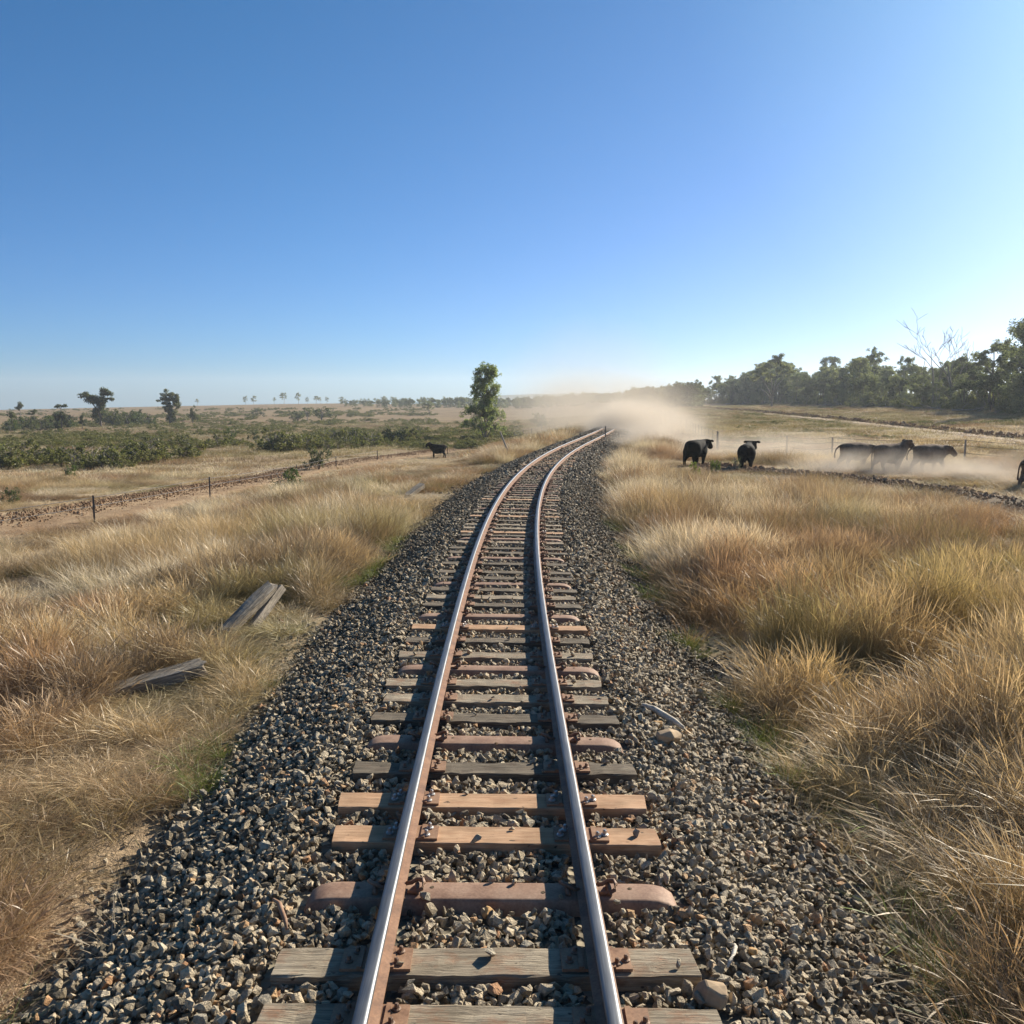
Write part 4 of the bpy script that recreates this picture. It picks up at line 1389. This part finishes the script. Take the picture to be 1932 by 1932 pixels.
far_tree(156, 811, 782, px(156, 811).y, [(0, 0, 8.6, 1.4, 1.2, 1.2), (-.8, 0, 7, 1.4, 1.2, 1.2), (.9, 0, 6.4, 1.4, 1.2, 1.2), (1.3, 0, 4, 1, 1, 1), (-1, 0, 4.4, .8, .8, 1)], 'low bushy tree between the tufted tree and the big gum', n=1800)
far_tree(364, 800, 768, px(364, 800).y + 4, [(.8, 0, 8.4, 1.5, 1.2, 1.4), (1.4, 0, 6, 1.6, 1.2, 1.3), (-.8, 0, 5.4, 1.5, 1.2, 1.2), (-2, 0, 4.6, 1.3, 1.2, 1), (.4, 0, 3.4, 1.8, 1.4, 1.3), (2, 0, 3.6, 1.4, 1.2, 1.2)], 'bushy grey tree right of the mushroom-shaped gum', n=2000)
far_tree(580, 794, 767, px(580, 794).y, [(-1.6, 0, 8.8, 1.0, .8, .5), (-2.6, 0, 8.2, .8, .8, .4), (.2, 0, 7.6, 1.2, 1, .8), (1.6, 0, 7.2, 1, 1, .6), (2.8, 0, 6.6, .9, .9, .6), (.8, 0, 5.6, 1.2, 1, .7)], 'half bare tree with pale forked branches on the left slope', n=900, bark='pale', leafm='gum', r0=.4,
         trunk=[(0, 0, -.2), (0, 0, 3), (-.2, 0, 4.4)], stems=[[(0, 0, 3), (-1, 0, 5.4), (-2.2, 0, 8), (-2.8, 0, 9)], [(0, 0, 3.6), (.3, 0, 6), (.2, 0, 8)], [(0, 0, 3), (1.4, 0, 5), (2.6, 0, 6.6)]])
far_tree(808, 784, 755, px(808, 784).y, [(0, 0, 8, 2.2, 1.8, 1.3), (-2, 0, 7, 1.5, 1.3, 1.2), (2, 0, 6.6, 1.5, 1.3, 1.2), (0, 0, 5.4, 2, 1.6, 1), (3, 0, 4.6, .9, .9, .6), (-3, 0, 5, .9, .9, .6)], 'small rounded tree alone before the distant treeline', n=1700, leafm='gum', trunk=[(1.0, 0, -.3), (.6, 0, 2.5), (0, 0, 4.5), (0, 0, 6)])
for x, yb, yt, lab in ((484, 785, 773, 'round dark bush left of the half bare tree'), (562, 794, 778, 'dark thicket just left of the half bare tree'), (607, 792, 771, 'green-grey round bush just right of the half bare tree')):
    p = px(x, yb)
    o = place_shrub('bush', DENSE[1], p, hpx(yb - yt, p.y) / 1.4, lab)
    o.scale.x *= 1.5; o.scale.y *= 1.3
br = random.Random(9)
for i in range(26):
    x = br.choice([br.uniform(2, 140), br.uniform(2, 140), br.uniform(200, 290)])
    yb = np.interp(x, [0, 140, 200, 290], [817, 811, 808, 803]) + br.uniform(-5, 0)
    p = px(x, yb); h = br.uniform(14, 27)
    o = place_shrub('paddock_bush', br.choice(DENSE), p, hpx(h, p.y) / 1.4, 'dark bush at the foot of the left paddock trees', 'dark bushes under the left paddock trees')
    o.scale.x *= 1.25
# tiny trees on the ridge
for k, (x, yt, w) in enumerate(((463, 752.5, .9), (479, 752, 1.2), (518, 755, .5), (536, 747.5, 1.1), (563, 747.5, .8), (580, 755, 1.0), (597, 752, 1.2), (604, 756, .9), (617, 754, 1.0), (646, 755, 2.0), (372, 760, .8), (725, 752, 1.5), (742, 753, 1.8))):
    d = ray(x, 764)
    # stand on the ridge: highest point of the terrain in this column
    best = max((( Tz(d.x / d.y * Y_, Y_) - CAMZ) / Y_, Y_) for Y_ in range(450, 1100, 15))
    Yd = best[1]
    p = pxd(x, 764, Yd)
    ybase = HY - F * (p.z - CAMZ) / Yd
    H = max(4.0, (ybase - yt) * Yd / F) * 1.55
    tm = K['gum'][k % 4]
    o = place_tree('ridge_tree', tm, p, H / 13.2, k * 1.3, ['tiny lone tree on the ridge skyline', 'tiny tree in the thin row on the ridge skyline'][k > 2], 'tree', ['lone trees on the ridge', 'row of trees on the ridge'][k > 2])
    o.scale.x *= 1.1 * max(w, .8); o.scale.y *= 1.1 * max(w, .8)

# tall young gum beside the track -----------------------------------
pt = px(915, 829)
Ht = hpx(829 - 690, pt.y)
tc = []
g = random.Random(4)
PRW = [(.12, .28), (.2, .36), (.3, .33), (.4, .27), (.47, .15), (.55, .17), (.65, .20), (.75, .20), (.85, .18), (.93, .14), (.99, .07)]
for i in range(170):
    t = g.uniform(.13, .99)
    w = np.interp(t, [a for a, b in PRW], [b for a, b in PRW]) * Ht
    a = g.uniform(0, 6.28); r = w * math.sqrt(g.random()) * .92
    s = Ht * g.uniform(.032, .055)
    tc.append((r * math.cos(a) - .02 * Ht * math.sin(t * 5), r * math.sin(a), t * Ht, s, s, s * 1.35))
tm = tree_meshes(77, [(0, 0, -.3), (.05, 0, Ht * .12), (-.05, 0, Ht * .3), (-.1, 0, Ht * .55), (-.05, 0, Ht * .75), (0, 0, Ht * .97)], tc, 30000, .19, M['bark'], M['tall'], Ht * .013, .75, .24,
                 stems=[[(.1, 0, -.2), (.25, .1, Ht * .15), (.3, .1, Ht * .4)], [(-.1, 0, -.2), (-.4, .2, Ht * .1), (-.9, .2, Ht * .2)], [(.1, .1, -.2), (.7, 0, Ht * .1), (1.3, 0, Ht * .2)]])
place_tree('young_gum_tree', tm, pt, 1, 0, 'tall slim bushy young gum standing left of the bend', 'tree')

# far wood: reads as one grey-green mass along the horizon
fs = []
g = np.random.RandomState(4)
src = source_collection('far_trees', [t[1] for t in K['gum'][:2] + K['thicket'] + K['wattle'][:1]])
n = 520
xs = 640 + g.rand(n) * 690
Yd = 620 + g.rand(n) * 260
P = []
for x, Y_ in zip(xs, Yd):
    if x > 1180: Y_ = 330 + (Y_ - 620) * .5
    d = ray(x, 760); X = d.x / d.y * Y_
    P.append((X, Y_, Tz(X, Y_) - 1.0))
P = np.array(P)
s_ = np.interp(xs, [640, 760, 900, 1180, 1190, 1330], [.34, .50, .62, .62, .62, .78]) * (.75 + .4 * g.rand(n))
fi = g.randint(0, 6, n)
o = scatter('treeline', P, np.stack([0 * xs, 0 * xs, g.rand(n) * 6.28], 1), (np.stack([s_ * 1.15, s_ * 1.15, s_], 1) * np.where(fi < 2, 1.0, 1.35)[:, None]), fi, src, 'distant grey-green wood along the horizon behind the dust', 'treeline')

# distant scrub on the left slopes, uncountable
src = source_collection('far_scrub_bushes', [t[1] for t in SCRUB[:4]])
n = 2600
xs = -120 + g.rand(n) * 1100
ys_ = 772 + g.rand(n) ** 1.2 * 75
P = []; S = []
for x, y in zip(xs, ys_):
    if x > 820 and y < 790: continue
    # scrub comes in bands
    q = px(x, y)
    if fnoise(np.array([q.x]), np.array([q.y]), 34, 91)[0] < .60 - .05 * (q.y > 150): continue
    P.append((q.x, q.y, q.z - .05)); S.append(min(.55 + q.y / 420, 1.5) * (.55 + .7 * g.rand()))
P = np.array(P); S = np.array(S); n = len(P)
scatter('scrub', P, np.stack([0 * S, 0 * S, g.rand(n) * 6.28], 1), np.stack([S * 1.2, S * 1.2, S * .72], 1), g.randint(0, 4, n), src, 'patchy green scrub over the left slopes', 'scrub')
# undergrowth below the forest trees
gu = np.random.RandomState(14); n = 900
t = seg[-1] * gu.rand(n); b_ = 1 + 45 * gu.rand(n) ** 1.5
x = np.interp(t, seg, ex); y = np.interp(t, seg, ey); dd = np.hypot(x, y)
x = x + x / dd * b_ * .8 + b_ * .35; y = y + y / dd * b_ * .8
S = .8 + 1.6 * gu.rand(n) * (.4 + b_ / 40)
scatter('undergrowth', np.stack([x, y, T(x, y) - .1], 1), np.stack([0 * S, 0 * S, gu.rand(n) * 6.28], 1), np.stack([S, S, S * 1.1], 1), gu.randint(0, 4, n), src, 'dim scrubby undergrowth below the forest trees', 'undergrowth')
# low green growth in the right clearing
n = 900
P = []; S = []
for i in range(n):
    x, y = 1290 + g.rand() * 680, 766 + g.rand() * 75
    q = px(x, y)
    if fnoise(np.array([q.x]), np.array([q.y]), 16, 95)[0] < .56: continue
    if q.y < 60 or seg_dist(np.array([q.x]), np.array([q.y]), ROAD)[0] < 3: continue
    P.append((q.x, q.y, q.z - .05)); S.append(.35 + .4 * g.rand())
P = np.array(P); S = np.array(S); n = len(P)
scatter('ground_cover', P, np.stack([0 * S, 0 * S, g.rand(n) * 6.28], 1), np.stack([S * 1.6, S * 1.6, S * .5], 1), g.randint(0, 4, n), src, 'low green growth in the grazed clearing', 'ground cover')

# small green weeds at the ballast edge
P = []
for i in range(420):
    s = 4 + g.rand() ** 1.5 * 22; sd = 1 if g.rand() < .6 else -1
    u = sd * (2.45 + abs(g.randn()) * .28)
    if fnoise(np.array([s]), np.array([u * 3]), 1.5, 98)[0] < .56: continue
    P.append((float(Xc(s)) + u, s, max(float(bed_z(np.array([u]))[0]), Tz(float(Xc(s)) + u, s))))
P = np.array(P); n = len(P)
wc = np.array([.15, .20, .045]) * (.7 + .6 * g.rand(n))[:, None]
ws = (.5 + .5 * g.rand(n))
scatter('weeds', P, np.stack([np.zeros(n), np.zeros(n), g.rand(n) * 6.28], 1), np.stack([ws, ws, ws * .55], 1), g.choice([4, 5, 6], n), near_src, 'small green grass weeds along the ballast edge', 'weeds', wc, np.ones(n))

# ------------------------------------------------------------------ fences and posts
def post_mesh(h, r=.035, mat='post', cap=False):
    mb = MB(); mb.tube([(0, 0, -.3), (0, 0, h * .5), (0, 0, h)], [r, r, r * .92], 7)
    mb.tube([(r * .9, 0, -.2), (r * .9, 0, h * .97)], [r * .45, r * .45], 4)
    return mb.mesh('post', [M[mat]])


def fence(name, pts, hs, label, wires=(.45, .75, .98), r=.035, mats=None, droppers=0, sag=.05):
    o = empty(name, pts[0]); b = Vector(pts[0])
    for k, (p, h) in enumerate(zip(pts, hs)):
        link('post', post_mesh(h, r, (mats or ['post'] * len(pts))[k]), o, Vector(p) - b)
    for w in wires:
        mb = MB(); P = []
        for k in range(len(pts) - 1):
            for t in np.linspace(0, 1, 8, endpoint=False):
                q = Vector(pts[k]).lerp(Vector(pts[k + 1]), t); hh = hs[k] + (hs[k + 1] - hs[k]) * t
                P.append(q - b + Vector((0, 0, hh * w - sag * 4 * t * (1 - t))))
        P.append(Vector(pts[-1]) - b + Vector((0, 0, hs[-1] * w)))
        mb.tube(P, .010, 4)
        link('wire', mb.mesh('wire', [M['wire']]), o)
    for k in range(len(pts) - 1):
        for i in range(1, droppers + 1):
            t = i / (droppers + 1); q = Vector(pts[k]).lerp(Vector(pts[k + 1]), t)
            mb = MB(); mb.tube([(0, 0, .02), (0, 0, hs[k] * .98)], [.014, .014], 4)
            link('dropper', mb.mesh('dropper', [M['post']]), o, q - b)
    setp(o, label, 'fence')
    return o


fa_ = [pxd(1294.7, 810, 95), pxd(1353, 845, 61)]
fence('wire_fence', fa_, [1.15, 1.2], 'dark wire fence with thin droppers running towards the dust behind the black cattle', r=.055, droppers=9)
fb_ = [pxd(1353.8, 845, 60.4), pxd(1484, 850, 55.5), pxd(1569.5, 855, 53.5), pxd(1819, 875, 48.5), pxd(2060, 890, 45)]
fence('wire_fence', fb_, [.7, 1.15, 1.15, 1.25, 1.2], 'sagging wire fence with sparse grey posts behind the brown cattle', r=.042, mats=['post', 'greypost', 'greypost', 'greypost', 'greypost'], sag=.12)
fl = [px(-260, 1062), px(178, 986), px(396, 939), px(560, 902), px(634, 881), px(712, 868)]
fence('wire_fence', fl, [.95] * 6, 'low fence of short steel pickets along the left firebreak', (.6, .92), .03, sag=.02)
f2 = [px(970, 829), px(987, 824), px(1003, 820.5), px(1022, 817), px(1045, 814), px(1070, 811)]
fence('wire_fence', f2, [1.1] * 6, 'faint far fence running past the tall young gum into the dust', (.6, .95), .05)


def lone_post(x, yb, h, label, lean=0, mat='post', r=.04, name='fence_post', Y=None):
    p = px(x, yb) if Y is None else pxd(x, yb, Y)
    mb = MB(); mb.tube([(0, 0, -.3), (0, 0, h * .5), (0, 0, h)], [r, r, r * .9], 8); mb.tube([(0, -r, h * .8), (0, -r * 1.5, h * .82)], [.012, .012], 4)
    o = link(name, mb.mesh(name, [M[mat]]), None, p); o.rotation_euler = (0, lean, 0)
    setp(o, label, 'post')
    return o


p_ = px(1142, 838)
lone_post(1142, 838, hpx(838 - 804, p_.y), 'upright dark steel post beside the ballast where the track enters the dust', r=.045)
p_ = px(963, 863)
lone_post(963, 863, hpx(52, p_.y), 'leaning grey post below the tall young gum', R(-22), 'greypost', .05)

# ------------------------------------------------------------------ cattle
def cow_mesh(seed, head=(0, 0), legs=(0, 0, 0, 0), tail=0.0, turn=0.0, mat=None):
    """head: (rise, reach); legs: swing of front-left, front-right, rear-left, rear-right; x is forward"""
    hz, hr = head
    J, E, RD = [], [], []
    def add(p, r, par=None):
        J.append(p); RD.append(r); k = len(J) - 1
        if par is not None: E.append((par, k))
        return k
    hip = add((-.52, 0, 1.00), (.38, .48))
    loin = add((-.18, 0, .94), (.42, .52), hip)
    rib = add((.16, 0, .90), (.44, .57), loin)
    ch = add((.50, 0, .95), (.38, .55), rib)
    nk = add((.80, turn * .10, 1.08 + hz * .35), (.22, .35), ch)
    n2 = add((1.00 + hr * .4, turn * .22, 1.17 + hz * .75), (.18, .25), nk)
    pol = add((1.16 + hr * .7, turn * .32, 1.20 + hz), (.21, .22), n2)
    fo = add((1.29 + hr, turn * .42, 1.07 + hz), (.17, .175), pol)
    mz = add((1.40 + hr, turn * .50, .93 + hz), (.145, .14), fo)
    add((1.46 + hr, turn * .54, .86 + hz), (.115, .10), mz)
    for s in (-1, 1):
        e1 = add((1.11 + hr * .7 - turn * s * .05, turn * .32 + s * .20, 1.25 + hz), (.06, .05), pol)
        e2 = add((1.07 + hr * .7 - turn * s * .08, turn * .32 + s * .30, 1.25 + hz), (.04, .07), e1)
        add((1.04 + hr * .7 - turn * s * .1, turn * .32 + s * .39, 1.22 + hz), (.02, .03), e2)
    rp = add((-.78, 0, 1.05), (.27, .36), hip)
    for k, s in enumerate((1, -1)):
        a = legs[k]
        p = add((.50, s * .19, .74), (.18, .24), ch)
        p = add((.50 + a * .10, s * .20, .56), (.115, .135), p)
        p = add((.53 + a * .26, s * .20, .36 + abs(a) * .03), (.075, .08), p)
        p = add((.50 + a * .40 - max(a, 0) * .12, s * .20, .12 + max(a, 0) * .08), (.058, .06), p)
        add((.545 + a * .42 - max(a, 0) * .12, s * .20, .03 + max(a, 0) * .07), (.075, .085), p)
    for k, s in enumerate((1, -1)):
        a = legs[2 + k]
        p = add((-.54 + a * .05, s * .20, .74), (.22, .30), hip)
        p = add((-.57 + a * .16, s * .20, .58), (.135, .175), p)
        p = add((-.73 + a * .30, s * .20, .42), (.075, .095), p)
        p = add((-.68 + a * .46, s * .20, .13), (.06, .064), p)
        add((-.635 + a * .48, s * .20, .03), (.075, .085), p)
    t1 = add((-1.00, 0, 1.16 + tail * .06), (.05, .05), rp)
    t2 = add((-1.06 - tail * .22, 0, .92 + tail * .16), (.034, .034), t1)
    t3 = add((-1.05 - tail * .32, .02, .66 + tail * .22), (.030, .030), t2)
    add((-1.04 - tail * .30, .04, .44 + tail * .20), (.055, .055), t3)
    me = bpy.data.meshes.new('cow_skeleton')
    me.from_pydata(J, E, []); me.update()
    o = bpy.data.objects.new('cow_skeleton', me); COL.objects.link(o)
    sk = o.modifiers.new('skin', 'SKIN'); sk.branch_smoothing = .35
    lay = me.skin_vertices[0]
    for k, r in enumerate(RD):
        lay.data[k].radius = r
        lay.data[k].use_root = (k == 0)
    sb = o.modifiers.new('sub', 'SUBSURF'); sb.levels = 2; sb.render_levels = 2
    dg = bpy.context.evaluated_depsgraph_get(); dg.update()
    out = bpy.data.meshes.new_from_object(o.evaluated_get(dg))
    COL.objects.unlink(o); bpy.data.objects.remove(o)
    out.materials.clear(); out.materials.append(mat or M['black'])
    out.polygons.foreach_set('use_smooth', [True] * len(out.polygons))
    return out


def cow(name, x, yb, heading, label, height=1.32, **kw):
    """heading in degrees clockwise from straight away; the mesh faces +x"""
    me = cow_mesh(1, **kw)
    p = px(x, yb)
    o = link(name, me, None, p + Vector((0, 0, -.10)))
    o.rotation_euler = (0, 0, R(90 - heading))
    o.scale = (height / 1.46 * .84, height / 1.46 * 1.12, height / 1.46 * 1.03)
    setp(o, label, 'cow' if name == 'cow' else 'calf')
    return o


cow('cow', 1312, 878, 42, 'black cow walking away to the right beside the dust cloud', 1.42, head=(.04, -.03), legs=(.4, -.3, -.3, .35), turn=-.3)
cow('cow', 1408, 884, 16, 'black cow seen from behind next to a twiggy weed', 1.34, head=(.16, 0), legs=(-.3, .3, .3, -.2), turn=-.6)
cow('cow', 827, 864, -96, 'black cow standing alone in the grass left of the track facing left', 1.55, head=(.26, -.04), legs=(.15, -.15, -.2, .2), turn=.15)
cow('cow', 1612, 884, 78, 'dusty brown beast with lowered head, rearmost of the three trotting together', 1.40, head=(-.12, .04), legs=(.5, -.4, -.6, .3), tail=.8, mat=M['brown'], turn=-.15)
cow('cow', 1677, 890, 80, 'dusty brown beast with raised head, middle one of the three trotting together', 1.42, head=(.26, -.06), legs=(.3, -.5, -.4, .5), tail=0, mat=M['brown'], turn=-.1)
cow('cow', 1752, 890, 82, 'dusty brown beast with flicking tail, leading the three that trot together', 1.40, head=(-.04, .02), legs=(-.2, .6, -.5, .4), tail=.9, mat=M['brown'], turn=-.3)
cow('cow', 1962, 925, 84, 'brown beast half cut off by the right picture edge in the dust', 1.36, head=(0, 0), legs=(.3, -.4, -.4, .3), tail=.2, mat=M['brown'])
cow('cow', 1262, 789, 10, 'far faint animal on the dirt path beyond the dust cloud', 1.3, legs=(0, 0, 0, 0), mat=M['brown'])

# ------------------------------------------------------------------ dust
def mat_dust(name, k, sc, lo, hi, col=(.92, .83, .70)):
    m, nt, ns, L = new_mat(name)
    co = obj_co(nt)
    ln = nt.nodes.new('ShaderNodeVectorMath'); ln.operation = 'LENGTH'; L.new(co, ln.inputs[0])
    fall = math_n(nt, 'POWER', math_n(nt, 'SUBTRACT', 1.0, ln.outputs['Value'], True), 1.2)
    n = noise(nt, geo_pos(nt), sc, 4, .6)
    mr = nt.nodes.new('ShaderNodeMapRange'); mr.inputs[1].default_value = lo; mr.inputs[2].default_value = hi
    L.new(n, mr.inputs[0])
    dens = math_n(nt, 'MULTIPLY', math_n(nt, 'MULTIPLY', fall, mr.outputs[0]), k)
    v = nt.nodes.new('ShaderNodeVolumePrincipled')
    v.inputs['Color'].default_value = (*col, 1); v.inputs['Anisotropy'].default_value = -.05
    L.new(dens, v.inputs['Density'])
    o = nt.nodes.new('ShaderNodeOutputMaterial'); L.new(v.outputs[0], o.inputs['Volume'])
    return m


def dust(x, y, Yd, rad, k, sc, lo, hi, label, rz=0, z=None):
    d = ray(x, y); X = d.x / d.y * Yd
    zz = CAMZ + d.z / d.y * Yd if z is None else z
    bm = bmesh.new(); bmesh.ops.create_icosphere(bm, subdivisions=3, radius=1.0)
    me = bpy.data.meshes.new('dust_cloud'); bm.to_mesh(me); bm.free()
    me.materials.append(mat_dust('dust', k, sc, lo, hi))
    o = link('dust_cloud', me, None, (X, Yd, zz)); o.scale = rad; o.rotation_euler = (0, 0, rz)
    setp(o, label, 'dust', None, 'stuff')
    return o


dust(1262, 853, 64, (4.6, 6, 3.1), 1.15, .42, .38, .66, 'thick tan dust cloud billowing beside the track behind the black cows')
dust(1208, 818, 87, (6.0, 10, 3.6), .75, .26, .36, .66, 'pale dust rolling over the grass where the track disappears')
dust(1182, 803, 93, (4.6, 9, 2.8), 1.0, .30, .30, .60, 'dense dust hiding the rails beyond the dark post')
dust(1150, 782, 112, (14, 24, 6.0), .15, .12, .34, .70, 'wide pale dust cloud drifting over the railway beyond the bend')
dust(1110, 738, 135, (14, 30, 11), .040, .07, .34, .72, 'thin tall dust haze hanging over the far end of the railway')
dust(1470, 862, 53.5, (8.5, 4.6, 1.7), .85, .55, .34, .74, 'low dust trail along the ground behind the black cows')
dust(1660, 893, 42.6, (5.6, 3.0, 1.25), 1.7, .7, .36, .74, 'low dust around the legs of the trotting brown cattle')
dust(1795, 908, 40.8, (3.6, 3.0, 1.2), 1.5, .8, .38, .72, 'puff of dust under the head of the leading brown beast')
dust(1905, 925, 38.5, (3.6, 3.4, 1.7), 1.5, .6, .36, .72, 'dust kicked up behind the half hidden beast at the right picture edge')
HAZE = True
if HAZE:
    mb = MB(); mb.box((0, 0, 8), (5200, 5200, 92))
    m, nt, ns, L = new_mat('haze_air')
    v = nt.nodes.new('ShaderNodeVolumePrincipled'); v.inputs['Color'].default_value = (.80, .88, .96, 1); v.inputs['Density'].default_value = .00022; v.inputs['Anisotropy'].default_value = .4
    o = nt.nodes.new('ShaderNodeOutputMaterial'); L.new(v.outputs[0], o.inputs['Volume'])
    setp(link('haze', mb.mesh('haze', [m])), 'thin pale haze in the air over the plain', 'haze', None, 'stuff')

# ------------------------------------------------------------------ light
SUN_AZ, SUN_EL = 46.0, 26.5
w = bpy.data.worlds.new('World'); scene.world = w; w.use_nodes = True
nt = w.node_tree; nt.nodes.clear()
sky = nt.nodes.new('ShaderNodeTexSky'); sky.sky_type = 'NISHITA'; sky.sun_disc = False
sky.sun_elevation = R(SUN_EL); sky.sun_rotation = R(SUN_AZ)
sky.air_density = .8; sky.dust_density = 3.2; sky.ozone_density = 6.0; sky.altitude = 2000
bg = nt.nodes.new('ShaderNodeBackground'); bg.inputs[1].default_value = .064
wo = nt.nodes.new('ShaderNodeOutputWorld')
tcw = nt.nodes.new('ShaderNodeTexCoord'); sep = nt.nodes.new('ShaderNodeSeparateXYZ'); nt.links.new(tcw.outputs['Generated'], sep.inputs[0])
tint = ramp(nt, sep.outputs[2], [(0.0, (.62, .87, .99)), (.10, (.61, .89, 1.02)), (.26, (.54, .955, 1.05)), (.55, (.38, .975, 1.07))])
dp = nt.nodes.new('ShaderNodeVectorMath'); dp.operation = 'DOT_PRODUCT'; nt.links.new(tcw.outputs['Generated'], dp.inputs[0])
dp.inputs[1].default_value = (math.sin(R(SUN_AZ)) * math.cos(R(SUN_EL)), math.cos(R(SUN_AZ)) * math.cos(R(SUN_EL)), math.sin(R(SUN_EL)))
mrs = nt.nodes.new('ShaderNodeMapRange'); mrs.inputs[1].default_value = .55; mrs.inputs[2].default_value = 1.0; nt.links.new(dp.outputs['Value'], mrs.inputs[0])
glow = ramp(nt, mrs.outputs[0], [(0, (.5, .5, .5)), (.62, (.58, .47, .485)), (.90, (.80, .56, .50)), (1, (.90, .62, .51))])   # dusty air round the sun, halved
warm = mix(nt, tint, glow, 1.0, 'MULTIPLY')
nt.links.new(mix(nt, sky.outputs[0], mix(nt, warm, (2.0, 2.0, 2.0), 1.0, 'MULTIPLY'), 1.0, 'MULTIPLY'), bg.inputs[0]); nt.links.new(bg.outputs[0], wo.inputs[0])
sd = bpy.data.lights.new('sun', 'SUN'); sd.energy = 5.0; sd.angle = R(.5); sd.color = (1.0, .90, .75)
so = bpy.data.objects.new('sun', sd); COL.objects.link(so)
v = Vector((math.sin(R(SUN_AZ)) * math.cos(R(SUN_EL)), math.cos(R(SUN_AZ)) * math.cos(R(SUN_EL)), math.sin(R(SUN_EL))))
so.rotation_euler = v.to_track_quat('Z', 'Y').to_euler(); so.location = (30, 20, 40)

vs = scene.view_settings
vs.view_transform = 'Standard'; vs.look = 'None'; vs.exposure = .98; vs.gamma = 1.0; vs.use_curve_mapping = False
scene.render.engine = 'CYCLES'
cy = scene.cycles
cy.use_denoising = True
cy.max_bounces = 8; cy.diffuse_bounces = 3; cy.glossy_bounces = 2; cy.transmission_bounces = 4; cy.volume_bounces = 2; cy.transparent_max_bounces = 8
cy.caustics_reflective = False; cy.caustics_refractive = False
cy.volume_step_rate = 1.0
